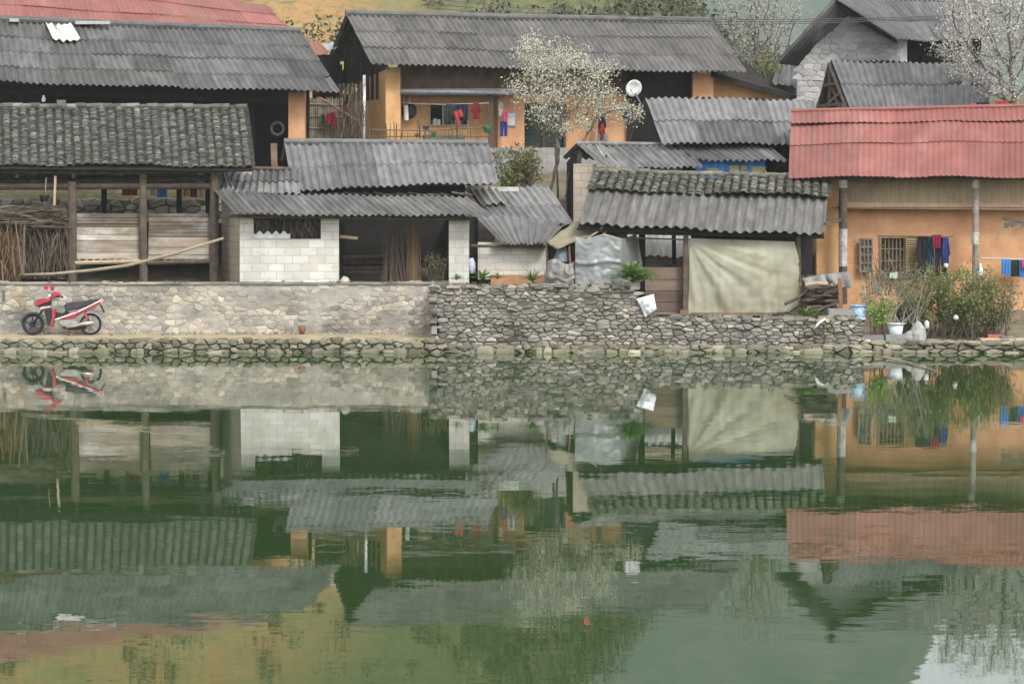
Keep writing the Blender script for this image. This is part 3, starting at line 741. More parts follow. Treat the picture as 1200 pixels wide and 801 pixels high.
# haze
mb = MB(); mb.hexa([(-235,-30,-2),(235,-30,-2),(235,-30,92),(-235,-30,92),(-235,410,-2),(235,410,-2),(235,410,92),(-235,410,92)])
m = bpy.data.materials.new('thin_haze'); m.use_nodes = True; t = m.node_tree; t.nodes.remove(t.nodes['Principled BSDF'])
pv = N(t, 'ShaderNodeVolumePrincipled'); pv.inputs['Color'].default_value = (.86,.94,.96,1); pv.inputs['Density'].default_value = .0003; pv.inputs['Anisotropy'].default_value = .0
t.links.new(pv.outputs[0], t.nodes['Material Output'].inputs['Volume'])
hz = struct(mb, 'haze', m, 'thin pale haze over the valley', kind='stuff'); hz.display_type = 'WIRE'

# ================================================================== walls along the pond
def wallpos(Y):     # u along +X, v up, d towards the pond
    return lambda u, v, d: Vector((u, Y-d, v))
xl = P(-60, 360, 62.7).x; xl0 = P(10, 360, 62.7).x; zt = P(260, 331, 62.7).z
ret = thing('retaining_wall', 'long pale mortared stone wall behind the motorbike, along the earth path', 'wall', (P(260,390,62.7).x, 62.9, .1))
mb = MB(); mb.hexa([(xl,62.68,.1),(X518+.2,62.68,.1),(X518+.2,62.68,zt-.03),(xl,62.68,zt-.03),(xl,63.0,.1),(X518+.2,63.0,.1),(X518+.2,63.0,zt-.03),(xl,63.0,zt-.03)])
link(mb, 'mortar', mortar, ret)
mb = MB(); stones(mb, xl, X518+.2, .22, zt, .18, .12, wallpos(62.68), gap=.075, bulge=.013, tv=.15, back=.05, keep=lambda u, v: n3(u*.9, v*2.1, 3)+.5*n3(u*3, v*4, 1) > -.2); link(mb, 'stones', stone_mort, ret)
mb = MB(); n = 44
vs = []
for i in range(n+1):
    x = lerp(xl, X518+.15, i/n); z = zt+.012+.03*n3(x*1.7, 2)
    vs += [(x,62.63,z-.05),(x,62.66,z),(x,63.02,z),(x,63.02,z-.05)]
mb.add(vs, [(i*4+k,(i+1)*4+k,(i+1)*4+(k+1)%4,i*4+(k+1)%4) for i in range(n) for k in range(4)]); link(mb, 'coping', coping_m, ret)

ztop = P(620, 336, 60.4).z; zlow = P(880, 371, 60.4).z
def dtop(u):
    px = 600 + u/60.4*FPX
    return ztop + .05*n3(u*1.5, 5) + .04 if px < 742 else lerp(ztop, zlow, sstep(742, 764, px)) + .03*n3(u*1.5, 5)
dsw = thing('dry_stone_wall', 'tall dry stone retaining wall of loose grey field stones rising from the pond', 'wall', ((X518+X1010)/2, 60.6, -.2))
mb = MB(); seg = 40
for i in range(seg):
    a, c = lerp(X518, X1010, i/seg), lerp(X518, X1010, (i+1)/seg); za, zc = dtop(a)-.1, dtop(c)-.1
    mb.hexa([(a,60.44,-.4),(c,60.44,-.4),(c,60.48,zc),(a,60.48,za),(a,60.85,-.4),(c,60.85,-.4),(c,60.85,zc),(a,60.85,za)])
mb.box((X518-.03, 61.7, .6), (.3, 2.2, 1.9)); link(mb, 'core', gap_m, dsw)
mb = MB(); stones(mb, X518-.12, X1010, -.15, ztop+.12, .19, .08, lambda u,v,d: Vector((u, 60.44-d+.05*max(0,v), v)), gap=.07, bulge=.055, topf=dtop, tv=.2)
stones(mb, 60.4, 62.7, .15, ztop, .23, .14, lambda u,v,d: Vector((X518-.2-d, u, v)), gap=.11, bulge=.07)
# cap stones lying on top
for i in range(70):
    u = lerp(X518, X1010, R.random()); 
    mb.box((u, 60.6+R.uniform(-.1,.1), dtop(u)-.03+R.uniform(-.02,.03)), (R.uniform(.15,.35), R.uniform(.2,.35), R.uniform(.05,.1)), R.uniform(-.4,.4), tint=R.uniform(.7,1.2), rnd=R.random())
link(mb, 'stones', stone_dry, dsw)
# right hand end: low plinth under the tarp hut's corner
# rubble foot along the whole waterline
ft = thing('shore_footing', 'low olive grey footing of rough stones along the waterline', 'footing', (0, 60.4, -.3))
mb = MB(); [mb.hexa([(a,60.24,-.6),(c,60.24,-.6),(c,60.24,h),(a,60.24,h),(a,60.75,-.6),(c,60.75,-.6),(c,60.75,h),(a,60.75,h)]) for a,c,h in ((-30,X518,.14),(X518,X1010,.0),(X1010,30,.10))]
link(mb, 'core', gap_m, ft)
mb = MB(); stones(mb, -16, X518, -.22, .25, .23, .105, wallpos(60.22), gap=.08, bulge=.08, topf=lambda u: .27+.06*n3(u,1), tv=.2)
stones(mb, X518, X1010, -.22, .12, .25, .11, wallpos(60.2), gap=.09, bulge=.09, topf=lambda u: .09+.1*n3(u*.8,1), tv=.2)
stones(mb, X1010, 16, -.22, .22, .29, .12, wallpos(60.16), gap=.09, bulge=.10, topf=lambda u: .20+.06*n3(u,1), tv=.2)
stones(mb, -16, 16, 60.02, 60.34, .3, .3, lambda u,v,d: Vector((u, v, -.07+d*.6+.05*n3(u*2,v*3))), gap=.16, bulge=.12, keep=lambda u,v: n3(u*.9,7) > -.15)
stones(mb, -16, 16, 60.2, 60.6, .34, .25, lambda u,v,d: Vector((u, v, (.21 if u < X518 else .16 if u > X1010 else .05)+d*.5)), gap=.14, bulge=.08)
link(mb, 'stones', foot_m, ft)

# ================================================================== left tile-roofed hut
hut = thing('timber_hut', 'open timber hut with a dark clay tile roof and washed plank sides, behind the motorbike', 'hut', P(170, 330, 65)*1)
G = [P(-70,126,65.7), P(288,127,65.7), P(296,195,63.7), P(-70,192,63.7)]
mb = MB(); off = Vector((0,0,-.07)); mb.slab([p+off for p in G], (0,0,-.05)); 
Gb = [G[1], G[0], P(-70,142,66.8), P(287,142,66.8)]; mb.slab([p+off for p in Gb], (0,0,-.05))
link(mb, 'roof_boards', wood_dark, hut)
mb = MB(); tiles(mb, *G, cw=.225, rl=.075); tiles(mb, *Gb, cw=.225, rl=.12)
for i in range(34):
    a = G[0].lerp(G[1], i/34); c = G[0].lerp(G[1], (i+1.15)/34)
    z = Vector((0,R.uniform(-.02,.02),.035+R.uniform(-.015,.02))); mb.tube([a+z, c+z], [.075,.085], 8, tint=R.uniform(.9,1.5), rnd=R.random())
p = P(72, 124, 65.7); mb.box(p+Vector((0,0,.08)), (.22,.2,.14), .1, tint=1.2, rnd=.8)
link(mb, 'roof', tile_m, hut)
mb = MB()
mb.tube([P(-70,199,63.9), P(110,202,63.9), P(295,199,63.9)], .055, 6)
mb.tube([P(-70,219,64.05), P(252,218,64.05)], .085, 8); mb.tube([P(60,213,64.4), P(256,209,64.4)], .06, 6)
for px in (20, 86, 168, 251): mb.tube([P(px,207,63.8), P(px,150,66.5)], .05, 6)
mb.tube([P(-70,208,66.2), P(256,208,66.2)], .07, 6)
mb.tube([P(250,203,63.8), P(252,203,66.6)], .05, 6)
link(mb, 'beam', wood_deep, hut)
for (px, w_, y0, ybot, Y) in ((84,.24,213,331,64.0),(168.5,.21,203,331,64.0),(251,.24,200,332,64.0)):
    mb = MB(); a, c = P(px+R.uniform(-1,1), y0, Y), P(px, ybot, Y); mb.tube([c, c.lerp(a,.5)+Vector((R.uniform(-.02,.02),0,0)), a], [w_/2*1.05, w_/2, w_/2*.9], 9); link(mb, 'post', wood, hut)
for px in (122, 210, 244):
    mb = MB(); mb.beam(P(px,332,66.5), P(px,204,66.5), .13); link(mb, 'post', wood_dark, hut)
for (x0, x1) in ((90,163.5),(174,245.5)):
    mb = MB(); y = 250
    while y < 303:
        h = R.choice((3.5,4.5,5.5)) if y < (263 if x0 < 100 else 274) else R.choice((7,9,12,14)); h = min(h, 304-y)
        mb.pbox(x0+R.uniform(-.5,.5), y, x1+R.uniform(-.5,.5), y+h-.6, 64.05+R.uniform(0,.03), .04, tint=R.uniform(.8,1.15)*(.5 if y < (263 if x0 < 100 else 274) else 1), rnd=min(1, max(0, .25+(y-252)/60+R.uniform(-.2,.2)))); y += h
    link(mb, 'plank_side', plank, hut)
    mb = MB(); mb.tube([P(x0-2,308,63.95), P(x1+2,306,63.95)], .055, 7)
    for k in range(9): q = lerp(x0+3, x1-3, k/8); mb.box(P(q, 306, 63.98), (.06,.12,.10), 0, tint=R.uniform(.7,1.4), rnd=R.random())
    link(mb, 'sill_beam', wood_pale if x0 < 100 else wood, hut)
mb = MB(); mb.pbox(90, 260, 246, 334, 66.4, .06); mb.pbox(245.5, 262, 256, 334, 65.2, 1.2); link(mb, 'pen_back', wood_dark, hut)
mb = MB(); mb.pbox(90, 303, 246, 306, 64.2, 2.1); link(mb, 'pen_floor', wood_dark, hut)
# stone terrace with bank behind the hut
ter = thing('terrace_wall', 'mossy grey stone terrace wall seen through the open timber hut', 'wall', (P(120,260,67.6).x, 67.8, 2.3))
x0 = P(-80,250,67.6).x; x1 = P(330,250,67.6).x; z1 = P(100,234,67.6).z
mb = MB(); mb.hexa([(x0,67.62,2),(x1,67.62,2),(x1,67.62,z1),(x0,67.62,z1),(x0,68.1,2),(x1,68.1,2),(x1,68.1,z1),(x0,68.1,z1)]); link(mb, 'core', gap_m, ter)
mb = MB(); stones(mb, x0, x1, 2.4, z1, .27, .16, wallpos(67.6), gap=.08, bulge=.07, tv=.25); link(mb, 'stones', stone_mort, ter)
mb = MB(); vs = []
for i in range(31):
    x = lerp(x0, x1, i/30)
    for (yy, zz) in ((67.6,z1-.03),(67.9,z1+.07),(68.5,z1+.3),(69.2,z1+.36)): vs.append((x, yy, zz+.05*n3(x*2, yy*2)))
mb.add(vs, [(i*4+k,(i+1)*4+k,(i+1)*4+k+1,i*4+k+1) for i in range(30) for k in range(3)]); struct(mb, 'grass_bank', grass_bank)

single(MB().tube([P(23,322,63.3), P(60,321,63.2), P(105,317,63.0), P(150,311,62.9), P(205,297,62.8), P(262,279,62.75)], [.032,.038,.042,.042,.038,.034], 8), 'bamboo_pole', bamboo, 'long bowed bamboo pole slanting across the front of the timber hut', 'pole', smooth=True)
# hanging things under the hut roof
b1 = MB().lathe(P(52,230,63.8), [(.02,-.13),(.08,-.12),(.125,-.03),(.13,.03),(.11,.035),(.10,0)], 14); o = single(b1, 'hanging_pail', wok_m, 'small black pail hanging from the beam of the timber hut', 'pail'); link(MB().tube([P(53,226,63.8), P(54,208,63.8)], .012, 5), 'hanger', bamboo, o)
single(MB().beam(P(63.5,246,63.85), P(65,206,63.85), .06, .03), 'hanging_lath', wood_pale, 'short bare wooden lath hanging from the hut beam beside the black pail', 'lath')
# brushwood and straw at the far left
def bundle(mb, box, Y, n, dz, thick=.008, slope=0, dy=.6, horiz=False):
    x0,y0,x1,y1 = box
    for _ in range(n):
        a = P(R.uniform(x0,x1), R.uniform(y0,y1), Y+R.uniform(-dy,dy)*.5)
        if horiz: d = Vector((R.uniform(.4,1.1)*R.choice((-1,1)), R.uniform(-.2,.2), R.uniform(-.12,.12)))
        else: d = Vector((R.gauss(slope,.12), R.uniform(-.1,.1), R.uniform(.25,.8)*R.choice((-1,1))))*dz
        lo = P(x0, y1, Y).z; hi = P(x0, y0, Y).z; e = a+d; e.z = min(hi, max(lo, e.z)); e.x = min(P(x1+4,y0,Y).x, max(P(x0-4,y0,Y).x, e.x))
        mid = a.lerp(e,.5)+Vector((R.uniform(-.04,.04),R.uniform(-.04,.04),R.uniform(-.03,.03))); r = thick*R.uniform(.6,1.6)
        mb.tube([a, mid, e], [r,r,r*.6], 3, cap=False, tint=R.uniform(.7,1.25), rnd=R.random())
mb = MB(); mb.pbox(30,262,79,326, 64.1, .6, tint=.35); bundle(mb, (24,262,80,327), 63.9, 420, 1.0)
bundle(mb, (28,256,80,268), 63.85, 60, 1, .014, horiz=True); single(mb, 'brushwood_stack', twig_m, 'brown stack of upright brushwood stuffed between the left posts of the timber hut', 'brushwood')
mb = MB(); mb.pbox(-60,246,28,258, 64.0, .8, tint=.4); bundle(mb, (-40,241,72,262), 63.7, 170, 1, .014, horiz=True); single(mb, 'stick_pile', twig_m, 'dark pile of long sticks lying flat on top of the straw', 'sticks')
mb = MB(); mb.pbox(-60,256,24,330, 63.9, .8, tint=.5); bundle(mb, (-40,254,25,332), 63.75, 380, .8, .010); single(mb, 'straw_stack', straw_m, 'yellow brown straw stack at the left edge, under the pile of sticks', 'straw')
for pts, lb in (([(2,305),(5,352)], 'thin pale pole leaning lowest against the left end of the stone wall'), ([(18,259),(26,322)], 'thin pale pole leaning on the straw stack, left of two upright sticks'), ([(14,288),(17,321)], 'shortest pale stick standing in front of the straw stack'), ([(29,264),(27,321)], 'thin pale stick standing upright between straw and brushwood')):
    single(MB().tube([P(*pts[1],63.0 if pts[0][0] > 5 else 62.5), P(*pts[0],63.25 if pts[0][0] > 5 else 63.2)], [.026,.02], 6), 'leaning_pole', twig_m, lb, 'pole', 'poles leaning by the straw')

# ================================================================== block shed with lean-to roof (left of centre)
shed = thing('block_shed', 'whitewashed block shed with an open dark store bay under a low grey corrugated lean-to', 'shed', P(400, 332, 63.5))
YF = 62.95
mb = MB(); cellwall(mb, 281, 249, 397, 332, YF, .16, [(297,252,376,280)]); link(mb, 'front_wall', block, shed)
a = P(281,300,YF+.01); c = P(260,300,65.0); mb = MB(); sidewall(mb, (c.x,c.y,0), (a.x,a.y,0), P(262,228,65).z, P(281,249,YF).z, a.z-1.0, .15); link(mb, 'side_wall', block_tan, shed)
mb = MB(); mb.pbox(526, 256, 549.5, 333, YF+.05, .45); link(mb, 'pillar', block, shed)
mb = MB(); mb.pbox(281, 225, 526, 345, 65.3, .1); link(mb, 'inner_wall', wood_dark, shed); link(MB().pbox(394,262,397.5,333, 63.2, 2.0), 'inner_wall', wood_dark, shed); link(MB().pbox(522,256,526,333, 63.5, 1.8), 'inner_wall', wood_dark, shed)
mb = MB(); mb.hexa([P(281,334,62.98),P(549,334,62.98),P(549,331.5,62.98),P(281,331.5,62.98),P(281,334,62.98)+Vector((0,2.3,0)),P(549,334,62.98)+Vector((0,2.3,0)),P(549,331.5,62.98)+Vector((0,2.3,0)),P(281,331.5,62.98)+Vector((0,2.3,0))]); link(mb, 'floor', soil, shed)
mb = MB()
corr(mb, P(262,197,65.6), P(350,199,65.6), P(352,228,63.9), P(252,225,63.9), rows=2)
corr(mb, P(250,223.5,63.95), P(546,232,63.75), P(574,254,62.45), P(273,250,62.45), rows=1, sheet=5)
link(mb, 'roof', fibre, shed)
mb = MB(); corr(mb, P(255,197,65.58), P(264,197,65.58), P(274,222,64.0), P(262,225,64.0), rows=2); mb.pbox(276,200,295,206.5,65.3,.3, tint=1.1); link(mb, 'verge_sheet', fibre_pale, shed)
mb = MB(); mb.tube([P(268,253,62.75), P(560,256.5,62.75)], .05, 6); mb.tube([P(268,236,64.2), P(546,240,64.2)], .05, 6); mb.tube([P(293,197.5,65.55), P(340,198,65.55)], .07, 6); link(mb, 'purlin', wood, shed)
mb = MB(); zz = P(0,277,63.0).z
def wav(u, v): return P(lerp(297,340,u), lerp(272.5,279.5,v)+2.0*math.sin(u*2*PI*4.5)*(1-v), 63.0) 
mb.sheet(wav, 40, 1, .05); link(mb, 'window_sheet', white_paint, shed)
mb = MB(); bundle(mb, (298,254,376,280), 63.2, 230, .5, .014, dy=.3); single(mb, 'kindling', twig_m, 'dark kindling stuffed behind the window opening of the white block shed', 'kindling')
mb = MB(); mb.beam(P(399,277,63.1), P(419,279,63.0), .07); single(mb, 'wood_rail', wood_pale, 'stub of pale wooden rail jutting into the dark store bay', 'rail')
mb = MB(); 
for y in (302, 315): mb.tube([P(398,y,64.6), P(455,y-1,64.6)], .06, 7)
mb.pbox(398,303,455,309,64.75,.05); single(mb, 'manger', wood, 'low wooden manger rails at the back of the dark store bay', 'manger')
def sheaf(x, y0, y1, r, Y, n, m, label, nm='straw_sheaf'):
    mb = MB(); lo = P(x,y1,Y); hi = P(x,y0,Y)
    for _ in range(n):
        a = R.uniform(0,6.28); rr = r*math.sqrt(R.random()); q = lo+Vector((rr*math.cos(a), rr*math.sin(a)*.7, 0)); tt = R.uniform(.6,1.0)
        e = lo.lerp(hi, tt)+Vector((rr*math.cos(a)*R.uniform(-.2,1.1), rr*math.sin(a)*.5, 0))
        mb.tube([q, q.lerp(e,.5)+Vector((R.uniform(-.03,.03),0,0)), e], [.008,.008,.004], 3, cap=False, tint=R.uniform(.6,1.1), rnd=R.random())
    return single(mb, nm, m, label, 'sheaf', 'sheaves in the dark store bay')
sheaf(463, 268, 330, .36, 63.7, 160, twig_m, 'broad brown sheaf of dry stalks, left one in the dark store bay')
sheaf(484, 262, 331, .22, 63.5, 150, straw_m, 'tall narrow yellowish sheaf standing in the dark store bay')
bush('potted_bush', 'dark green leafy bush at the right end of the dark store bay', 'bush', (500,298,526,330), 63.2, 12, 420, .035, leaf_d, dy=.25)
mb = MB(); mb.lathe(P(404,328,62.9), [(.05,-.08),(.12,-.07),(.13,-.01),(.09,.04),(.04,.10)], 12); mb.v = [v+Vector((.05*n3(v.x*9,v.z*9,1),0,.05*n3(v.x*9,v.z*9,7))) for v in mb.v]; single(mb, 'white_sack', plain('dirty_white', (.42,.41,.38)), 'small white sack on the wall at the left of the dark store bay', 'sack', smooth=True)

# upper storehouse whose long grey roof sits above the lean-to
st = thing('storehouse', 'long low storehouse with a clean grey corrugated roof above the block shed', 'storehouse', P(455, 260, 66.5))
mb = MB(); C4 = [P(333,167,67.4), P(572,169,67.6), P(584,214.5,64.7), P(342.5,222,64.5)]
corr(mb, *C4, rows=2, sheet=6, pitch=.19); corr(mb, C4[1], C4[0], P(328,190,69.3), P(570,190,69.5), rows=2)
mb.tube([C4[0]+Vector((0,0,.03)), C4[1]+Vector((0,0,.03))], .085, 8, tint=.95); link(mb, 'roof', fibre_clean, st)
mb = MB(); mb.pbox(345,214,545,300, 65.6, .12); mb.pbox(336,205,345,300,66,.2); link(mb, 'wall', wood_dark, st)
mb = MB(); 
for k in range(16): q = lerp(350,540,k/15)+R.uniform(-3,3); mb.tube([P(q,226+R.uniform(-1,2),64.75), P(q+R.uniform(8,26),228+R.uniform(-1,2),64.9)], .035, 6, rnd=R.random(), tint=R.uniform(.7,1.3))
mb.tube([P(348,219,64.9), P(576,215,64.95)], .05, 6); link(mb, 'eave_poles', wood, st)
mb = MB(); mb.pbox(548,217,580,300,66.9,.12); link(mb, 'gable_wall', block_tan, st)

# low shed right of the store bay
ls = thing('low_shed', 'low shed with pale block front and a patched grey roof, beside the plastic sheeting', 'shed', P(610, 326, 64.5))
mb = MB(); corr(mb, P(545,222,66.2), P(642,219,66.2), P(673,264,64.4), P(578,262,64.4), rows=2); corr(mb, P(548,246,64.6), P(664,262,64.5), P(641,286,63.35), P(586,285,63.35), rows=1); 
link(mb, 'roof', fibre_clean, ls)
mb = MB(); UPS = Vector((0,-.05,.09)); corr(mb, P(550,224,66.1)+UPS, P(581,223.5,66.1)+UPS, P(594,242,65.3)+UPS, P(562,243,65.3)+UPS, rows=1, jit=.04); mb.pbox(543.5,219,608,224.5,66.0,.12, tint=1.2); link(mb, 'pale_sheet', fibre_pale, ls)
mb = MB(); mb.pbox(560,284,641,327, 63.75, .16); link(mb, 'front_wall', block, ls)
mb = MB(); mb.pbox(575,322,641,336, 63.6, .1, tint=.75); link(mb, 'plinth', ochre, ls)
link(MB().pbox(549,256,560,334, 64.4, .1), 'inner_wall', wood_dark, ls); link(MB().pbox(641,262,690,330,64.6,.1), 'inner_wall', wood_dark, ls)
mb = MB(); mb.tube([P(552,288,63.5), P(640,289,63.5)], .045, 6); link(mb, 'purlin', wood, ls)
mb = MB(); mb.lathe(P(553,312,63.2), [(.06,-.2),(.12,-.19),(.12,-.02),(.08,.10),(.03,.2)], 12); mb.v = [v+Vector((.10*n3(v.x*6,v.z*6,1),0,.06*n3(v.x*6,v.z*6,7))) for v in mb.v]; single(mb, 'fodder_bag', plain('bluish_bag', (.36,.42,.52), rough=.5, ns=14, var=.4), 'small pale blue and white bag squeezed beside the white pillar', 'bag', smooth=True)

# ================================================================== big barn, upper left
barn = thing('big_barn', 'large dark barn with a weathered grey corrugated roof at the upper left', 'barn', P(180, 225, 70.4))
A4 = [P(-70,21,70.8), P(352,38,72.8), P(398,109,69.9), P(-70,92,68)]
mb = MB(); corr(mb, *A4, rows=4, sheet=6, var=.14, jit=.05); corr(mb, A4[1], A4[0], P(-70,60,74), P(372,70,75.8), rows=3)
link(mb, 'roof', fibre_dark, barn)
mb = MB(); mb.tube([A4[0]+Vector((0,0,.04)), A4[1]+Vector((0,0,.04))], .10, 8); link(mb, 'ridge_cap', fibre_dark, barn)
mb = MB()
def on(u, v, h): 
    n_ = (A4[1]-A4[0]).cross(A4[3]-A4[0]).normalized(); n_ = n_ if n_.z > 0 else -n_
    return bil(*A4, u, v) + n_*h
def uA(px, v): 
    xa = -70+ (352+70)*0; return (px+70)/(lerp(352,398,v)+70)
corr(mb, on(uA(51,.06),.05,.05), on(uA(80,.06),.05,.05), on(uA(91,.33),.33,.06), on(uA(59,.33),.33,.06), rows=1, jit=.02); link(mb, 'pale_sheet', fibre_pale, barn)
for (x0, x1) in ((11,21),(88,128)): link(MB().pbox(x0, 21.5+x0*.037, x1, 25.2+x0*.037, lerp(70.6,72.6,(x0+70)/420)-.05, .2, tint=1), 'ridge_patch', fibre_pale, barn)
mb = MB(); mb.pbox(338, 108, 357, 200, 70.4, .5); link(mb, 'pillar', ochre, barn)
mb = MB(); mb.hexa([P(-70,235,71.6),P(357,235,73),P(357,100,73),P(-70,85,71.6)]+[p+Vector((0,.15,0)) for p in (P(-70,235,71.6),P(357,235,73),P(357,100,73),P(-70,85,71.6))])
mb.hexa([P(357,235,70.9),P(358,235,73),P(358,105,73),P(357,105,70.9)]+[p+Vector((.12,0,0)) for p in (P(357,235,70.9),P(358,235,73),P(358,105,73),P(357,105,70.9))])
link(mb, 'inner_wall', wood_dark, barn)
mb = MB(); mb.beam(P(-70,104,69), P(340,118,70.7), .16); 
for px in (40, 140, 235): mb.beam(P(px,230,70), P(px,102,69.8+px*.003), .16)
mb.beam(P(296,200,71), P(296,110,71), .1)
link(mb, 'frame', wood_dark, barn)
mb = MB(); mb.beam(P(322,200,70.7), P(321,168,70.7), .17); link(mb, 'post', mud_brown, barn)
mb = MB(); mb.lathe(P(51,116,68.9), [(.01,-.09),(.05,-.07),(.06,0),(.03,.06),(.025,.1)], 10); single(mb, 'hanging_bulb', white_paint, 'tiny pale lamp bulb hanging under the eave of the big barn', 'bulb', smooth=True)
mb = MB(); mb.torus(P(325,151,70.5), .17, .045); single(mb, 'old_tyre', plain('dusty_rubber', (.055,.052,.05)), 'grey rubber tyre hanging in the dark doorway of the big barn', 'tyre', smooth=True)
# washing on the barn porch seen through the hut
for i, (bx, m_, lb) in enumerate((((143,221,161,229), c_red, 'red cloth hanging behind the timber hut, seen above its planks'), ((176,220,183,229), c_white, 'small white cloth next to the blue one behind the timber hut'), ((184,219,196,231), c_sky, 'bright blue cloth hanging behind the timber hut'),
        ((214,219,222,230), c_stripe, 'ochre cloth in the row right of the blue cloth, farthest left'), ((223,219,231,231), c_maroon, 'brown red cloth hanging between ochre and pale cloths'), ((232,219,239,231), lath, 'pale tan cloth hanging beside the violet one'), ((240,218,245,234), c_violet, 'narrow violet cloth hanging by the right hut post'))):
    garment('c', bx, 67.42, m_, lb, 'cloth', 'hanging_cloth', 'washing behind the timber hut')
single(MB().tube([P(100,219,67.42), P(180,220,67.42), P(262,218,67.42)], .012, 4), 'washing_line', c_white, 'washing line with coloured cloths behind the timber hut', 'line')

# red roofed house behind the big barn
rb = thing('red_roofed_house', 'house behind the big barn showing only its faded red sheet roof', 'house', P(120, 90, 76))
mb = MB(); corr(mb, P(-90,-52,76.8), P(312,6,78.2), P(346,42,75.4), P(-90,24,73.2), rows=3, pitch=.16, amp=.010, sheet=6, var=.07, jit=.015); link(mb, 'roof', red_sheet, rb)
mb = MB(); mb.hexa([P(-90,150,75.2),P(335,150,77.6),P(335,48,77.6),P(-90,32,75.2)]+[p+Vector((0,.2,0)) for p in (P(-90,150,75.2),P(335,150,77.6),P(335,48,77.6),P(-90,32,75.2))]); link(mb, 'wall', ochre, rb)
# little shed in the gap
gs = thing('lean_to', 'small lean-to with a rusty brown sheet roof in the gap left of the long house', 'lean-to', P(380, 120, 75.5))
mb = MB(); corr(mb, P(360,50,76), P(372,48,76.4), P(386,63,75), P(366,64,74.8), rows=1, pitch=.2, amp=.012); link(mb, 'roof', rust, gs)
mb = MB(); corr(mb, P(376,52,77.6), P(396,48,78), P(396,58,76.9), P(378,60,76.7), rows=1, amp=.012); link(mb, 'upper_roof', grey_metal, gs)
mb = MB(); mb.pbox(366,64,398,130,76.9,.3); link(mb, 'wall', wood_dark, gs)

# ================================================================== long ochre house
YB = lambda px: lerp(72.2, 75.0, (px-460)/370)
lh = thing('long_house', 'long ochre mud house with a wide grey corrugated roof and a recessed porch', 'house', P(640, 220, 73.6))
B4 = [P(405,17.5,74.2), P(833,26,77.4), P(874,85.5,74.6), P(434,75,71.4)]
mb = MB(); corr(mb, *B4, rows=3, sheet=7, var=.10, pitch=.175)
corr(mb, B4[1], B4[0], P(384,70,78.6), P(850,85,81), rows=3)
link(mb, 'roof', fibre_brown, lh)
mb = MB(); mb.tube([B4[0]+Vector((0,0,.05)), B4[0].lerp(B4[1],.5)+Vector((0,0,.03)), B4[1]+Vector((0,0,.05))], .10, 8, tint=1.05); link(mb, 'ridge_cap', fibre_brown, lh)
fc = P(452,120,72.2); bc = P(396,120,77.6)   # front and back corners of the gable side
zb = P(452,230,72.2).z
def gy(t): return fc.lerp(bc, t)
mb = MB(); q = [gy(0), gy(.55)]; zt0 = P(452,79,72.2).z; zt1 = P(420,72,75.2).z+.15
sidewall(mb, (gy(.55).x,gy(.55).y,0), (fc.x,fc.y,0), zt0, zt0, zb, .25); link(mb, 'gable_wall', ochre_y, lh)
mb = MB(); rid = P(407,22,74.6); g0 = P(421,76,72.3)
mb.slab([Vector((gy(0).x,gy(0).y,zt0-.02)), Vector((gy(.5).x-.03,gy(.5).y,rid.z-.15)), Vector((bc.x-.03,bc.y,zt0-.35)), Vector((bc.x-.03,bc.y,zt0-.5)), Vector((gy(0).x,gy(0).y,zt0-.06))], (.1,.03,0))
for k in range(9): t0 = k/9; p = gy(.1+.85*t0)+Vector((-.1,0,0)); mb.beam(Vector((p.x,p.y,zt0-.9)), Vector((p.x,p.y,lerp(zt0, rid.z-.2, 1-abs(t0-.5)*2))), .09, .03, tint=R.uniform(.7,1.6), rnd=R.random())
link(mb, 'gable_boards', wood_dark, lh)
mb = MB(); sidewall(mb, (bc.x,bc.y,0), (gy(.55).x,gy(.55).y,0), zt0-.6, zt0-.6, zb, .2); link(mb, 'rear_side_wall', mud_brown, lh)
mb = MB(); mb.pbox(452, 79, 469, 176, 72.2, .9, 72.33); link(mb, 'pilaster', ochre_y, lh)
mb = MB(); mb.pbox(812, 86, 836, 178, YB(812), .9, YB(836)); link(mb, 'pilaster', ochre, lh)
# recessed front
YR = lambda px: YB(px)+1.15
mb = MB(); cellwall(mb, 466, 74, 815, 113, YR, .2); link(mb, 'upper_wall', mud_brown, lh)  # brown mud strip, its colour also holding the shade below the eave
mb = MB(); cellwall(mb, 466, 113, 583, 178, YR, .2, [(503,122,548,147)]); link(mb, 'porch_wall', ochre_y, lh)
mb = MB(); cellwall(mb, 583, 111, 760, 178, lambda px: YB(px)+.85, .2, [(614.5,121,661,178)]); link(mb, 'porch_wall', ochre, lh)
mb = MB(); cellwall(mb, 735, 84, 815, 178, lambda px: YB(px)+.7, .1); link(mb, 'board_wall', wood_dark, lh)
mb = MB(); mb.hexa([P(466,104,72.5),P(602,104,73.4),P(602,111,73.4),P(466,111,72.5)][::-1]+[p+Vector((0,.9,0)) for p in [P(466,104,72.5),P(602,104,73.4),P(602,111,73.4),P(466,111,72.5)][::-1]]); link(mb, 'porch_beam', grey_metal, lh)
mb = MB(); mb.tube([P(466,107,72.42), P(604,108.5,73.3)], .075, 8); link(mb, 'gutter_pipe', grey_metal, lh, smooth=True)
mb = MB(); mb.pbox(571.5, 111, 578, 176, 73.3, .16); link(mb, 'post', wood, lh)
mb = MB(); mb.pbox(701, 100, 706, 178, YB(703)+.3, .14); link(mb, 'post', wood, lh)
mb = MB(); cellwall(mb, 502, 121, 549, 148, lambda px: YR(px)+.0-.03, .06, [(504.5,123,518,146),(520.5,123,533,146),(535,123,547,146)]); fr = link(mb, 'window', wood_pale, lh)
mb = MB(); mb.pbox(503, 122, 548, 147, YR(503)+.12, .02, YR(548)+.12); link(mb, 'pane', glass_dark, fr)
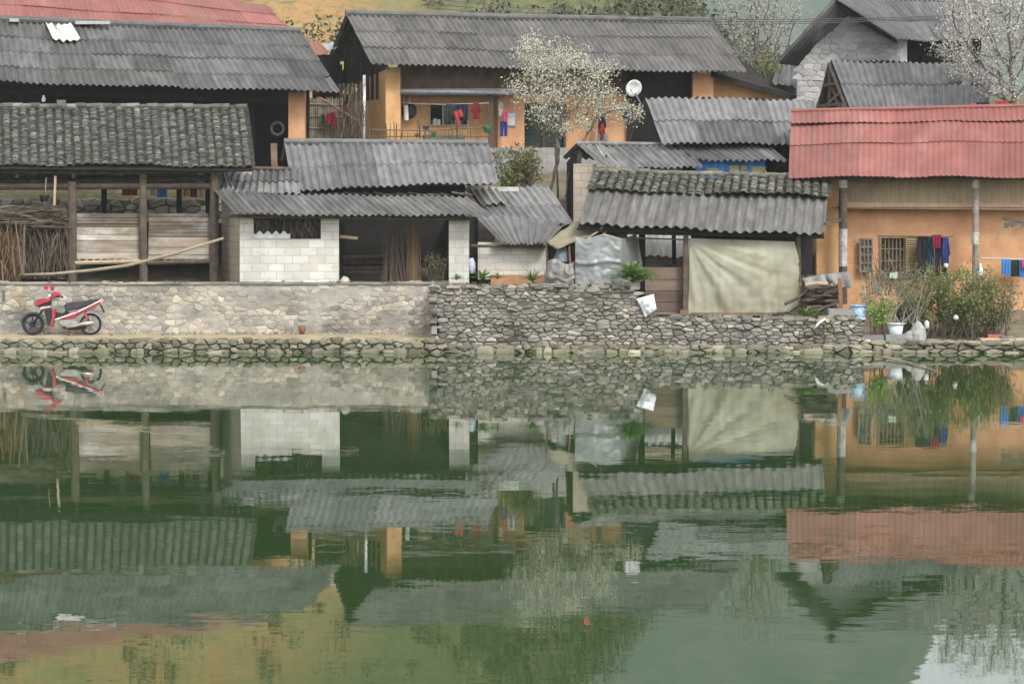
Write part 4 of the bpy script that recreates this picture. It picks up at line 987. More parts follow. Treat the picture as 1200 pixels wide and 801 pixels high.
mb = MB(); mb.pbox(508,139,511.5,147,YR(508)-.06,.05); mb.pbox(512.5,140,516,147,YR(512)-.06,.05); single(mb, 'white_bottles', c_white, 'two small white bottles on the sill of the long house window', 'bottles')
mb = MB(); mb.pbox(614.5,121,661,178,YB(630)+1.1,.06); d_ = link(mb, 'door', c_dkgreen, lh)
mb = MB(); mb.pbox(613,119.5,663,122,YB(630)+.82,.1); mb.pbox(612.6,122,615,178,YB(630)+.82,.1); mb.pbox(636,122,638.5,178,YB(630)+1.03,.06); mb.pbox(661,122,663.5,178,YB(640)+.84,.1); link(mb, 'frame', wood, d_)
mb = MB(); cellwall(mb, 456, 173, 760, 232, lambda px: YB(px)-.05, 1.6); link(mb, 'foundation', concrete, lh)
# right hand lean-to of the long house
mb = MB(); e0 = P(833,84,75); e1 = P(954,118,76.2); mb.slab([e0, e1, e1+Vector((.3,3,.25)), e0+Vector((.3,3,.9))], (0,0,-.16)); link(mb, 'side_roof', wood_dark, lh)
mb = MB(); mb.slab([P(836,180,75.7),P(940,180,76.3),P(940,117,76.3),P(836,90,75.7)], (.03,.2,0)); link(mb, 'side_wall', ochre_y, lh)
# things on the porch
mb = MB(); mb.lathe(P(479,130,73.1), [(.02,.0),(.16,.02),(.22,.07),(.235,.12),(.22,.12),(.15,.06)], 20, 'y'); single(mb, 'winnowing_tray', wok_m, 'round black tray hanging on the porch wall by the pale pilaster', 'tray')
mb = MB(); cloth(mb, [(473,123,),(478,123),(479,141),(473.5,141)], 72.95, 1); single(mb, 'hanging_towel', c_white, 'white towel hanging in front of the round black tray', 'towel')
mb = MB(); cellwall(mb, 472.5,110,481,121,72.9,.25,[(474,112,479.5,119.5)]); single(mb, 'bird_cage', wood_pale, 'small wooden frame box hanging above the round black tray', 'box')
garment('c', (520,122,533,143), 72.95, c_dkgreen, 'very dark green cloth hanging over the long house window', 'cloth', 'hanging_cloth', 'washing on the long house porch')
garment('c', (533,122,548,141), 72.98, c_navy, 'dark navy cloth hanging right of the very dark green cloth', 'cloth', 'hanging_cloth', 'washing on the long house porch')
mb = MB(); cloth(mb, [(531,131),(541,128),(544,136),(534,139)], 72.8, 2); cloth(mb, [(532.5,137),(538,136),(539,147),(536,148)], 72.8, 1); single(mb, 'hanging_shirt', c_red, 'bright red shirt thrown over the porch line before the window', 'shirt', 'washing on the long house porch')
garment('s', (552,121,564,140), 72.95, c_maroon, 'maroon jacket hanging on the porch, left of the brown post', 'jacket', 'hanging_jacket', 'washing on the long house porch')
garment('s', (583.5,120,591,136), 73.6, c_white, 'white shirt hanging right of the brown porch post', 'shirt', 'hanging_shirt', 'washing on the long house porch')
garment('s', (588,128,596,143), 73.55, c_pink, 'pink shirt hanging above the blue trousers', 'shirt', 'hanging_shirt', 'washing on the long house porch')
garment('t', (585.5,142,595,160), 73.6, c_blue, 'blue trousers hanging below the pink shirt on the long house porch', 'trousers', 'hanging_trousers', 'washing on the long house porch')
mb = MB(); mb.pbox(594,132,604,147, YB(599)+.82,.03); o = single(mb, 'wall_board', white_paint, 'white framed board on the ochre wall right of the blue trousers', 'board')
mb = MB(); cellwall(mb, 593,131,605,148, YB(599)+.80,.03,[(594.4,132.5,603.6,146.5)]); link(mb, 'frame', grey_metal, o)
garment('s', (701,137,711,158), 74.0, c_navy, 'navy jacket hanging below the blossom tree crown, by the right porch post', 'jacket', 'hanging_jacket', 'washing on the long house porch')
garment('s', (703,145,709,163), 73.9, c_red, 'small red jersey in front of the navy jacket', 'jersey', 'hanging_jersey', 'washing on the long house porch')
garment('c', (700,157,713,167), 73.95, plain('flowered_cotton', (.2,.22,.2), var=.6, ns=30), 'grey green mottled cloth under the red jersey', 'cloth', 'hanging_cloth', 'washing on the long house porch')
garment('c', (729,128,750,139), 73.6, c_navy, 'short navy cloth hanging left of the dark gable, below the dish', 'cloth', 'hanging_cloth', 'washing on the long house porch')
single(MB().tube([P(470,121,72.95), P(520,122.5,72.95), P(573,121,73.25)], .012, 4), 'washing_line', c_white, 'washing line along the long house porch', 'line')
# balustrade of sticks
rl = thing('stick_railing', 'rough railing of thin sticks along the porch of the long house', 'railing', P(505, 170, 72))
mb = MB(); mb.tube([P(436,152,71.9), P(500,153,71.9), P(573,149,72.2)], .018, 5, rnd=.7); mb.tube([P(430,160,71.9), P(573,160,72.2)], .014, 5, rnd=.5)
for k in range(36): q = lerp(432, 572, R.random()); mb.tube([P(q,172,71.95), P(q+R.uniform(-1.5,1.5), R.uniform(140,157), 71.93)], R.uniform(.008,.016), 4, rnd=R.random(), tint=R.uniform(.8,1.3))
link(mb, 'rails', twig_m, rl)
mb = MB(); mb.tube([P(426,172,72.0), P(427,88,72.0)], .045, 8); single(mb, 'white_pipe', white_paint, 'white vertical pipe against the yellow gable of the long house', 'pipe', smooth=True)
mb = MB(); mb.pbox(495,158,545,172,72.3,.3,tint=.8); single(mb, 'porch_crate', plain('mossy_crate', (.2,.22,.15)), 'mossy green crate behind the stick railing', 'crate')
for (x, y, r, m_, lb) in ((499,149,.09,c_teal,'small teal pot on the stick railing'), (508,156,.08,green_pl,'green pot beside the teal pot on the porch'), (571,150,.13,green_pl,'dark green basin by the brown porch post'), (489,158,.07,terracotta,'small terracotta pot on the porch near the pilaster')):
    single(MB().lathe(P(x,y,72.05), [(r*.7,-r),(r,r*.3),(r*1.05,r*.4),(r*.9,r*.4)], 12), 'plant_pot', m_, lb, 'pot', smooth=True)
# woven fence and branches between barn and long house
wf = thing('woven_fence', 'woven bamboo fence between the big barn and the long house', 'fence', P(390, 175, 72.5))
mb = MB()
for k in range(60): q = lerp(357,402,k/59)+R.uniform(-.6,.6); mb.tube([P(q,185,72.6+R.uniform(-.02,.02)), P(q+R.uniform(-.8,.8), R.uniform(113,121), 72.6)], R.uniform(.008,.014), 4, rnd=R.random(), tint=R.uniform(.7,1.2))
for y in (122,136,150): mb.tube([P(357,y,72.56), P(402,y+1,72.56)], .015, 4)
link(mb, 'canes', bamboo, wf)
mb = MB(); mb.pbox(357,116,402,190,72.66,.04); link(mb, 'mat', mud_brown, wf)
mb = MB(); bundle(mb, (398,98,428,172), 72.0, 260, .9, .007, dy=.5); single(mb, 'bare_creeper', twig_m, 'tangle of bare brown creeper stems at the corner of the long house', 'creeper')
mb = MB(); cloth(mb, [(383,133),(393,131),(395,146),(381,145)], 72.3, 2); cloth(mb, [(390,143),(394,143),(395,151),(392,151)], 72.3, 1); single(mb, 'hanging_blouse', c_maroon, 'crimson cloth hanging on the woven bamboo fence', 'cloth')
garment('c', (376.5,134,380.5,145), 72.35, c_dkgreen, 'small dark green rag beside the crimson cloth on the woven fence', 'rag', 'hanging_rag')
single(MB().tube([P(376,115,72.2), P(418,141,71.9)], .03, 6), 'pink_pole', plain('faded_pink', (.30,.12,.12)), 'faded pink pole slanting down over the woven fence', 'pole')

# satellite dish
ds = thing('satellite_dish', 'white satellite dish on an arm at the gable of the grey roofed house', 'satellite dish', P(748, 120, 69.6))
mb = MB(); c_ = P(742,103,69.5); prof = [(.01,.03)]+[(.24*k/6, .03-.07*(k/6)**2) for k in range(1,7)]+[(.235,-.055),(.12,.02),(.01,.045)]
mb.lathe((0,0,0), prof, 24, 'y'); rot = __import__('mathutils').Matrix.Rotation(.35,3,'Z') @ __import__('mathutils').Matrix.Rotation(.3,3,'X'); mb.v = [rot @ v + c_ for v in mb.v]; link(mb, 'reflector', white_paint, ds, smooth=True)
mb = MB(); mb.tube([P(744,109,69.45), P(751,122,69.7)], .025, 6); mb.tube([P(742,110,69.4), P(738,104,69.0)], .012, 5); link(mb, 'arm', grey_metal, ds)

# ================================================================== grey roofed house with blue wall
gh = thing('blue_walled_house', 'grey roofed house with a strip of blue boarded wall, behind the tarpaulin hut', 'house', P(855, 240, 69))
K4 = [P(756,115,69.7), P(954,117,69.9), P(966,168.5,67.2), P(775,168,67.0)]
mb = MB(); corr(mb, *K4, rows=2, sheet=6, pitch=.185); corr(mb, K4[1], K4[0], P(735,166,72.2), P(950,166,72.4), rows=2); link(mb, 'roof', fibre_clean, gh)
mb = MB(); corr(mb, P(789,171,67.4), P(903,173,67.4), P(921,189,66.5), P(812,187.5,66.5), rows=1); link(mb, 'lower_roof', fibre_clean, gh)
mb = MB(); mb.slab([P(757,119,69.75), P(774,170,67.6), P(776,250,67.6), P(744,250,71.6), P(738,166,71.9)], (.12,.02,0)); link(mb, 'gable_wall', wood_dark, gh)
mb = MB(); mb.pbox(776,166,960,200,67.9,.2); mb.pbox(899,186,928,260,67.3,.1); link(mb, 'dark_wall', wood_dark, gh)
mb = MB(); x = 815
while x < 897: wd = R.uniform(7,12); mb.pbox(x,186,min(x+wd-.5,897),250,66.8+R.uniform(0,.02),.06,tint=R.uniform(.8,1.2)); x += wd
link(mb, 'blue_boards', blue_paint, gh)
mb = MB(); 
for (x0,x1,y0,y1) in ((828,842,197,203),(855,866,194,203),(868,876,194,203),(881,897,195,203)): mb.pbox(x0,y0,x1,y1,66.77,.03,tint=R.uniform(.7,1.1))
link(mb, 'yellowed_panels', yellow_paint, gh)

# small block outhouse left of it
oh = thing('block_outhouse', 'small tan block outhouse with a grey roof, right of the blossom tree trunks', 'outhouse', P(740, 245, 66.6))
L4 = [P(675,169,67.4), P(800,171,67.6), P(824,198,65.6), P(704,195,65.5)]
mb = MB(); corr(mb, *L4, rows=1, sheet=5); corr(mb, L4[1], L4[0], P(660,186,69.0), P(800,188,69.1), rows=1); mb.tube([L4[0]+Vector((0,0,.03)), L4[1]+Vector((0,0,.03))], .06, 7, tint=1.4); link(mb, 'roof', fibre, oh)
mb = MB(); corr(mb, P(699,170.5,67.32), P(706,170.5,67.32), P(714,183,66.4), P(706,183.5,66.4), rows=1, jit=0); link(mb, 'pale_sheet', fibre_pale, oh)
mb = MB(); mb.pbox(672,192,699,262,66.0,.16); mb.pbox(699,197,800,262,66.1,.16); link(mb, 'front_wall', block_tan, oh)
mb = MB(); a = P(673,230,66.05); c = P(664,230,68.2); mb.slab([Vector((a.x+.05,a.y,P(673,192,66).z)), P(678,174,67.3), Vector((c.x,c.y,P(664,190,68.2).z)), Vector((c.x,c.y,2.4)), Vector((a.x+.05,a.y,2.4))], (.12,.02,0)); link(mb, 'gable_wall', wood_dark, oh)

# ================================================================== stone gable house, upper right
sg = thing('stone_gable_house', 'pale stone house with a tall pointed gable at the upper right', 'house', P(1000, 140, 77))
gab = [P(985,12,75.6), P(1051,47,75.6), P(1051,140,75.6), P(934,140,75.6), P(934,73,75.6)]
mb = MB(); mb.slab(gab, (0,.3,0)); link(mb, 'gable_wall', concrete, sg)
mb = MB(); zA = gab[0].z; xA = gab[0].x
def tg(u): return lerp(zA, gab[4].z, (xA-u)/(xA-gab[4].x)) if u < xA else lerp(zA, gab[1].z, (u-xA)/(gab[1].x-xA))
stones(mb, gab[4].x, gab[1].x, gab[2].z, zA, .26, .16, wallpos(75.6), gap=.035, bulge=.02, topf=tg, tv=.1, back=.03); link(mb, 'stones', stone_gable, sg)
mb = MB(); mb.pbox(982,16,984.5,28,75.53,.1); link(mb, 'window', glass_dark, sg)
mb = MB(); corr(mb, P(977,-1,74.6), P(1172,3,79.5), P(1158,47.5,77.4), P(1048,46,74.5), rows=2, sheet=5); corr(mb, P(1172,3,79.5), P(977,-1,74.6), P(912,71,74.8), P(1090,62,81), rows=2); link(mb, 'roof', fibre_mist, sg)
mb = MB()
rdg = P(977,0.5,74.7); mb.slab([rdg, P(914,72.5,74.9), P(936,75,75.55), P(987,13,75.55)], (0,.05,-.06)); mb.slab([rdg, P(1048,47.5,74.7), P(1051,48.5,75.55), P(987,12,75.55)], (0,.05,-.06)); link(mb, 'verge_boards', wood_dark, sg)
mb = MB(); mb.pbox(1051,46,1063,130,75.7,.3); link(mb, 'pillar', white_paint, sg)
mb = MB(); mb.pbox(1063,44,1150,130,77.5,.1); link(mb, 'inner_wall', wood_dark, sg)
mb = MB(); corr(mb, P(912,78,79), P(936,76,79), P(936,104,76.8), P(905,97,76.6), rows=1); link(mb, 'side_roof', fibre_mist, sg)
mb = MB(); mb.pbox(905,100,934,150,77.2,.2); link(mb, 'side_wall', concrete, sg)

# small grey roof in front of it
sr = thing('open_barn', 'small open barn with a plain grey roof just above the long red roof', 'barn', P(1070, 190, 71.5))
N4 = [P(974,71,72.4), P(1166,76,72.8), P(1158,124,69.9), P(995,127,69.6)]
mb = MB(); corr(mb, *N4, rows=2, sheet=6); corr(mb, N4[1], N4[0], P(956,128,75), P(1150,126,75.4), rows=2); link(mb, 'roof', fibre_mist, sr)
mb = MB(); mb.pbox(998,122,1150,230,71.0,.15); link(mb, 'wall', wood_dark, sr)
mb = MB(); 
for (a, c) in ((P(959,128,74.4),P(972,74,72.6)),(P(972,76,72.5),P(992,127,69.9)),(P(960,124,74),P(993,121,70.2)),(P(965,128,73.5),P(986,108,70.8)),(P(975,100,72.4),P(984,128,70.9)),(P(966,100,73.4),P(980,98,71.4)),(P(972,80,72.6),P(972,215,72.6)),(P(988,122,70),P(990,215,70))): mb.beam(a, c, .08, tint=R.uniform(.8,1.6), rnd=R.random())
link(mb, 'gable_frame', wood, sr)

# ================================================================== tarpaulin hut, right of centre
th = thing('tarpaulin_hut', 'open hut with mossy tiles over a grey corrugated skirt, pale tarpaulin in front', 'hut', P(820, 370, 62.3))
rl_, rr_ = P(696,205,63.9), P(971,212,64.0); el, er = P(677,264.5,61.3), P(966,272,61.3)
ml, mr = rl_.lerp(el,.40), rr_.lerp(er,.38)
mb = MB(); tiles(mb, rl_+Vector((0,0,.07)), rr_+Vector((0,0,.07)), mr+Vector((.04,0,.10)), ml+Vector((-.05,0,.10)), cw=.225, rl=.075)
for i in range(26):
    a = rl_.lerp(rr_, i/26); c = rl_.lerp(rr_, (i+1.2)/26); z = Vector((0,R.uniform(-.02,.02),.11+R.uniform(-.02,.02))); mb.tube([a+z, c+z], [.06,.07], 8, tint=R.uniform(.8,1.3), rnd=R.random())
link(mb, 'tile_roof', tile_moss, th)
mb = MB(); corr(mb, rl_.lerp(el,.3), rr_.lerp(er,.3), er, el, rows=1, sheet=4, pitch=.245, amp=.036, th=.014, sag=.05, jit=.05, var=.07); link(mb, 'skirt_roof', fibre_old, th)
mb = MB(); o_ = Vector((0,0,-.06)); mb.slab([rl_+o_, rr_+o_, er+Vector((0,.1,-.09)), el+Vector((0,.1,-.09))], (0,0,-.03)); rk = [rr_, rl_, P(694,209,64.35), P(969,216,64.35)]; mb.slab(rk, (0,0,-.05)); link(mb, 'roof_boards', wood_dark, th)
mb = MB(); mb.tube([P(700,271,61.75), P(966,277,61.75)], .06, 7); mb.tube([P(676,268,61.5), P(966,275,61.5)], .04, 7); mb.tube([P(700,262,63.9), P(965,262,63.9)], .06, 6); mb.beam(P(966,262,61.6), P(985,258,61.8), .06); mb.tube([P(690,277,61.6), P(810,281,61.6)], .022, 6); link(mb, 'beam', wood, th)
for (x, y0, y1, w_, Y) in ((803,272,371,.12,61.6),(936,272,330,.10,61.6),(752,270,345,.16,62.6),(790,270,318,.10,63.5),(940,270,345,.14,63.6)):
    mb = MB(); mb.beam(P(x,y1,Y), P(x+R.uniform(-1,1),y0,Y), w_); link(mb, 'post', wood if Y < 62 else wood_dark, th)  # rear posts take the shaded wood, front posts the plain wood
mb = MB(); y = 313
while y < 368: h = R.choice((11,13,15)); h = min(h, 369-y); mb.pbox(756,y,799,y+h-.7,61.8+R.uniform(0,.03),.05,tint=R.uniform(.7,1.25),rnd=R.random()); y += h
link(mb, 'plank_pen', plank_brown, th)
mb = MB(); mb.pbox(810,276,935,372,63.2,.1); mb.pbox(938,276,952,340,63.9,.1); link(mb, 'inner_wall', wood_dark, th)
mb = MB(); mb.pbox(797,363,807,376,61.5,.25,tint=.9); mb.pbox(810,366,905,370,61.5,.12,tint=.8); link(mb, 'footing', mud_brown, th)
# tarpaulin
def tarp(u, v):
    x = lerp(lerp(808,931,u), lerp(806,931+4*u,u), v); y = lerp(lerp(279,283,u), lerp(369,367,u)+2*math.sin(u*4), v)
    if u > .85: x += 6*math.sin(v*PI*.9)*(u-.85)/.15
    d = .0; ang = math.atan2(v, u+.02); rad = math.hypot(u, v)
    k_ = lambda x_: math.sin(x_) + .45*math.sin(2.3*x_+1)
    d += .034*k_(ang*16+.8*n3(u*3,v*3,1))*min(1, rad*1.6)*max(0, 1.05-u*1.1)
    d -= .10*math.sin(PI*v)*math.sin(PI*u)
    d += .020*k_(math.atan2(v, 1.05-u)*13+.8*n3(u*2,v*2,4))*u*min(1,v*2)
    d += .014*k_(u*34+2*n3(u*3,v*1.5,7))*(.3+.7*v) + .009*n3(u*9, v*14, 2) + .012*n3(u*4, v*5, 9)
    return P(x, y, 61.55) + Vector((0, d, 0))
mb = MB(); mb.sheet(tarp, 70, 44, .012); single(mb, 'tarpaulin', tarp_m, 'large pale creased tarpaulin hanging across the front of the open hut', 'tarpaulin', smooth=True)
def sheetpx(x0,y0,x1,y1,Y,amp,seed,bul=.15,nu=26,nv=26,tw=0, topn=0):
    def fn(u, v):
        xx = lerp(x0,x1,u); xx += tw*(v-.5)*(u-.5)*2; yy = lerp(y0+topn*math.sin(u*9), y1+1.5*math.sin(u*6+seed), v)
        d = -bul*max(0,math.sin(PI*u))**.6*(.5+.5*v) + amp*(.5*n3(u*2+seed, v*2, seed)+.3*(1-2*abs(n3(u*3+seed, v*9, seed)))+.25*(1-2*abs(n3(u*9, v*3+u*5, seed)))) 
        return P(xx, yy, Y) + Vector((0, d, 0))
    m_ = MB(); m_.sheet(fn, nu, nv, .012); return m_
def drape(u, v):
    if u < .66: q = u/.66; x = lerp(674, 727, q); Y = 61.2; bow = -.16*math.sin(PI*q)*(.4+.6*v)
    else: q = (u-.66)/.34; x = lerp(727, 748, q)+6*(v-.5)*q; Y = lerp(61.2, 62.2, q); bow = 0
    y = lerp(277+2.5*math.sin(u*11), 341+1.5*math.sin(u*8), v) - (4*q*v if u >= .66 else 0)
    cr = .05*(1-2*abs(n3(u*3.2, v*2.0, 3)))+.022*(1-2*abs(n3(u*4+v*4, v*6-u*5, 8)))+.010*n3(u*16, v*16, 2) - .05*math.exp(-((v-.47)/.035)**2)
    return P(x, y, Y) + Vector((.4*cr*(u > .66), bow + cr, 0))
mb = MB(); mb.sheet(drape, 56, 44, .012); single(mb, 'plastic_sheet', plastic, 'big wrinkled milky plastic sheet hanging at the left corner of the tarpaulin hut', 'plastic sheet', smooth=True)
single(sheetpx(742,279,752,330,62.25,.06,5,.05,tw=8), 'green_sheet', olive_net if False else mat('dull_film', [(.30,.31,.26),(.38,.385,.33)], ns=3, rough=.5, bump=.2, backlit=.2), 'dull greenish film draped right of the milky plastic sheet', 'film', smooth=True)
def sackf(u, v):
    w_ = lerp(.80, 1.0, min(1, v*2.2)); x = 659+(u-.5)*42*w_; y = lerp(306-3*math.sin(u*7), 339, v)
    d = -.38*math.sin(PI*u)*(.55+.45*math.sin(PI*min(1,v*.9+.1))) + .06*(1-2*abs(n3(u*4, v*4, 8))) + .05*math.sin(u*26+3*v)*(1-v)**2
    return P(x, y, 61.45) + Vector((0, d, 0))
mb = MB(); mb.sheet(sackf, 36, 30, .012); single(mb, 'woven_sack', mat('dirty_sack', [(.20,.195,.175),(.29,.28,.26),(.36,.35,.33)], ns=3, rough=.45, bump=.15, bs=9, backlit=.15), 'large grey woven sack sitting on the dry stone wall, left of the plastic sheet', 'sack', smooth=True)
def hood(u, v):
    x = lerp(lerp(655,664,u), lerp(647,669,u), v); y = lerp(283+3*abs(u-.4)*4, 307, v); return P(x, y, 61.6) + Vector((0, -.2*math.sin(PI*u)*v+.05*n3(u*5,v*5), 0))
mb = MB(); mb.sheet(hood, 14, 12, .015); single(mb, 'slate_tarp', slate_cloth, 'crumpled slate blue cover poking out above the grey woven sack', 'cover', smooth=True)
def awn(u, v):
    a = P(lerp(694,640,u), lerp(246,283,u), lerp(62.3,61.6,u)); b_ = P(lerp(712,652,u), lerp(268,291,u), lerp(61.6,61.3,u)); return a.lerp(b_, v) + Vector((0,0,.04*n3(u*5,v*4)))
mb = MB(); mb.sheet(awn, 16, 6, off=(0,.01,-.03)); single(mb, 'awning_cover', olive_net, 'olive brown cover sloping down left from the eave of the tarpaulin hut', 'cover', smooth=True)
for (a, c, lb) in (((683,284),(706,266),'upper thin lath slanting beneath the left end of the corrugated skirt'), ((688,287),(710,272),'lower thin lath slanting beneath the left end of the corrugated skirt')):
    single(MB().beam(P(*a,61.35), P(*c,61.5), .09, .03), 'slanting_lath', wood_pale, lb, 'lath')
single(MB().beam(P(640,282,61.5), P(642,338,61.55), .05), 'corner_stake', wood, 'thin brown stake at the left edge of the grey woven sack', 'stake')
single(MB().beam(P(670,336,61.3), P(667,286,61.5), .045), 'corner_stake', rust, 'thin reddish stake between the grey sack and the plastic sheet', 'stake')
# low building seen through the hut
tb = thing('rear_sty', 'low pale sty with a light grey corrugated roof, glimpsed through the tarpaulin hut', 'sty', P(850, 340, 65))
mb = MB(); corr(mb, P(735,268,66), P(960,270,66), P(962,299,64.9), P(735,299,64.9), rows=1, sheet=4, pitch=.2, var=.08); link(mb, 'roof', fibre_pale, tb)
mb = MB(); cellwall(mb, 738,301,957,352,65.2,.16,[(940,294,951,309)]); link(mb, 'wall', block_tan, tb)
mb = MB(); mb.pbox(940,301,951,310,65.32,.05); link(mb, 'opening', glass_dark, tb)  # near-black panel filling the hole, shade inside put into its colour
mb = MB(); mb.lathe(P(783,314,63.2), [(.30,-.12),(.30,-.02),(.25,.06),(.13,.10),(.02,.11)], 18); single(mb, 'iron_wok', wok_m, 'upturned black iron wok behind the brown plank pen', 'wok', smooth=True)

# plants on the wall top and the pale sign-like bag
mb = MB(); blades(mb, P(742,331,60.6), 170, .92, .085, .5); single(mb, 'strappy_plant', leaf_g, 'big green plant with long drooping strap leaves on the wall corner', 'plant')
o = bpy.context.scene.objects['strappy_plant']
for (x, y, n_, l_, lb) in ((566,329,34,.36,'wide tuft of green grass on the dry stone wall near the white pillar'), (583,328,16,.22,'small low tuft of grass on the wall, right of the wide tuft'), (624,331,26,.40,'upright tuft of green grass on the dry stone wall by the sack'), (535,329,20,.2,'pale low weeds on the wall below the white pillar'), (690,338,12,.15,'tiny weeds under the milky plastic sheet')):
    mb = MB(); blades(mb, P(x,y-1,60.62), int(n_*1.6), l_*1.3, .034, .45); single(mb, 'grass_tuft', leaf_g, lb, 'grass', 'grass tufts on the stone wall')
def bagf(u, v):
    q = [(750,346),(765,344.5),(769.5,361),(757,372.5)]; tl, tr, br, bl_ = (746,350),(766,344.5),(769.5,362),(756,372)
    x = lerp(lerp(tl[0],tr[0],u), lerp(bl_[0],br[0],u), v); y = lerp(lerp(tl[1],tr[1],u), lerp(bl_[1],br[1],u), v)
    return P(x, y, 60.35) + Vector((0, -.10*math.sin(PI*u)*math.sin(PI*v)+.05*n3(u*4,v*4), 0))
mb = MB(); mb.sheet(bagf, 14, 14, .06); single(mb, 'white_bag', plain('white_bag_film', (.74,.76,.78), rough=.4, var=.12, ns=9), 'bright white bag hanging on the face of the dry stone wall', 'bag', smooth=True)

# ================================================================== orange house, right
oj = thing('orange_house', 'orange mud house with a long pink red sheet roof at the right', 'house', P(1075, 368, 65.5))
J4 = [P(927,132.5,67.0), P(1260,125,67.0), P(1260,207.5,63.6), P(924,207.5,63.6)]
mb = MB(); corr(mb, *J4, rows=2, sheet=6, pitch=.15, amp=.013, var=.07, jit=.02, seg=6); corr(mb, J4[1], J4[0], P(930,190,70.5), P(1260,190,70.5), rows=1, pitch=.3, amp=.014, var=.03, seg=4); link(mb, 'roof', red_sheet, oj)
n_ = (J4[1]-J4[0]).cross(J4[3]-J4[0]).normalized(); n_ = n_ if n_.z > 0 else -n_
mb = MB(); corr(mb, J4[0]+n_*.05, J4[1]+n_*.05, bil(*J4,1,.20)+n_*.06, bil(*J4,0,.20)+n_*.06, rows=1, sheet=6, pitch=.15, amp=.013, var=.08, jit=.035, seg=6); mb.tube([J4[0]+n_*.06, J4[1]+n_*.06], .06, 8); link(mb, 'ridge_flashing', red_sheet, oj)
mb = MB(); cellwall(mb, 984, 243, 1262, 372, 64.8, .3, [(1032,278,1060,319)]); link(mb, 'wall', ochre, oj)
mb = MB(); mb.pbox(984, 206, 1262, 243, 64.87, .15); link(mb, 'upper_wall', lath, oj)
mb = MB(); mb.pbox(957, 206, 983, 372, 64.55, .5); link(mb, 'end_pilaster', ochre_y, oj)
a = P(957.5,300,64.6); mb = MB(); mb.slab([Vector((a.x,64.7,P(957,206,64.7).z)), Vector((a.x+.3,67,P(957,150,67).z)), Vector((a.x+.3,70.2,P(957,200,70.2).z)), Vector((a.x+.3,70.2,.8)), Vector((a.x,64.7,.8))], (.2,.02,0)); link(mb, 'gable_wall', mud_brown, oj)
mb = MB(); mb.beam(P(984,236+4.5,64.55), P(1262,243,64.55), .22, .16); link(mb, 'tie_beam', lath, oj)
mb = MB(); mb.tube([P(975,243,64.2), P(1262,243.5,64.2)], .02, 6); mb.tube([P(1028,276,64.35), P(1118,277,64.35)], .018, 6); link(mb, 'hanging_rail', rust, oj)
mb = MB(); mb.tube([P(924,208.5,63.9), P(1262,209,63.9)], .05, 6); mb.beam(P(953,258,63.9), P(985,258,64), .08); link(mb, 'eave_pole', wood, oj)
for (x, w_, yb) in ((988,.20,356),(1143,.17,356)):
    mb = MB(); c0 = P(x,yb,64.0); c1 = P(x,207,64.0); mb.tube([c0, c0.lerp(c1,.5)+Vector((.015,0,0)), c1], [w_*.55,w_*.5,w_*.48], 9); po = link(mb, 'post', wood if x < 1000 else mat('pale_post', [(.16,.13,.11),(.25,.21,.18),(.34,.30,.27)], ns=6, bump=.3), oj)
    for (y0,y1) in ((207,220),(272,286) if x > 1000 else (268,312)):
        mb = MB(); mb.tube([P(x,y1,64.0), P(x,y0,64.0)], w_*.57, 9); link(mb, 'whitewash_band', mat('peeling_lime', [(.26,.22,.19),(.42,.40,.37),(.60,.58,.55)], ns=9), po)
mb = MB(); x = 1165
# window, shutters
mb = MB(); cellwall(mb, 1030.5,276.5,1061.5,320.5,64.76,.08,[(1033,279,1059,318)])
for k in range(1,6): mb.pbox(1033+k*4.4-.5,279,1033+k*4.4+.5,318,64.82,.03)
for y in (291,305): mb.pbox(1033,y,1059,y+1,64.81,.025)
wn = link(mb, 'window', shutter_m, oj)
mb = MB(); mb.pbox(1032,278,1060,319,64.98,.02); link(mb, 'pane', glass_dark, wn)
mb = MB(); mb.pbox(1061.5,277,1075.5,320,64.72,.05,tint=.6); y = 279
while y < 318: mb.hexa([P(1063,y+2.2,64.68),P(1074,y+2.2,64.68),P(1074,y+.6,64.71),P(1063,y+.6,64.71)]+[p+Vector((0,.04,0)) for p in (P(1063,y+2.2,64.68),P(1074,y+2.2,64.68),P(1074,y+.6,64.71),P(1063,y+.6,64.71))], tint=1.3); y += 2.6
mb.pbox(1061.5,277,1063,320,64.67,.05); mb.pbox(1074,277,1075.5,320,64.67,.05); link(mb, 'shutter', shutter_m, oj)
mb = MB(); cellwall(mb, 1007,279,1022.5,319,64.6,.04,[(1009+i*4.6,281+j*9.4,1012+i*4.6,288+j*9.4) for i in range(3) for j in range(4)]); mb.pbox(1007.5,279.5,1022,318.5,64.66,.03,tint=.7); link(mb, 'shutter', grey_wood, oj)
mb = MB(); mb.pbox(1030,320,1100,325,64.55,.25,tint=.6); link(mb, 'sill', plank_brown, oj)
# grey cloud shaped worn patches on the wall
for k in range(12):
    cx, cy = R.uniform(1163, 1203), R.gauss(262, 4); rx, ry = R.uniform(2.5, 7), R.uniform(1.2, 3.4); s0 = R.uniform(0, 50); pts = []; mb = MB()
    for q in range(18):
        a_ = -2*PI*q/18; r_ = 1+.8*n3(math.cos(a_)*2.4+s0, math.sin(a_)*2.4); pts.append(P(cx+rx*r_*math.cos(a_), cy+ry*r_*math.sin(a_), 64.795-.0006*k))
    mb.slab(pts, (0,.012,0), tint=R.uniform(.7,1.3), rnd=R.random()); link(mb, 'bare_plaster', peel_m, oj)

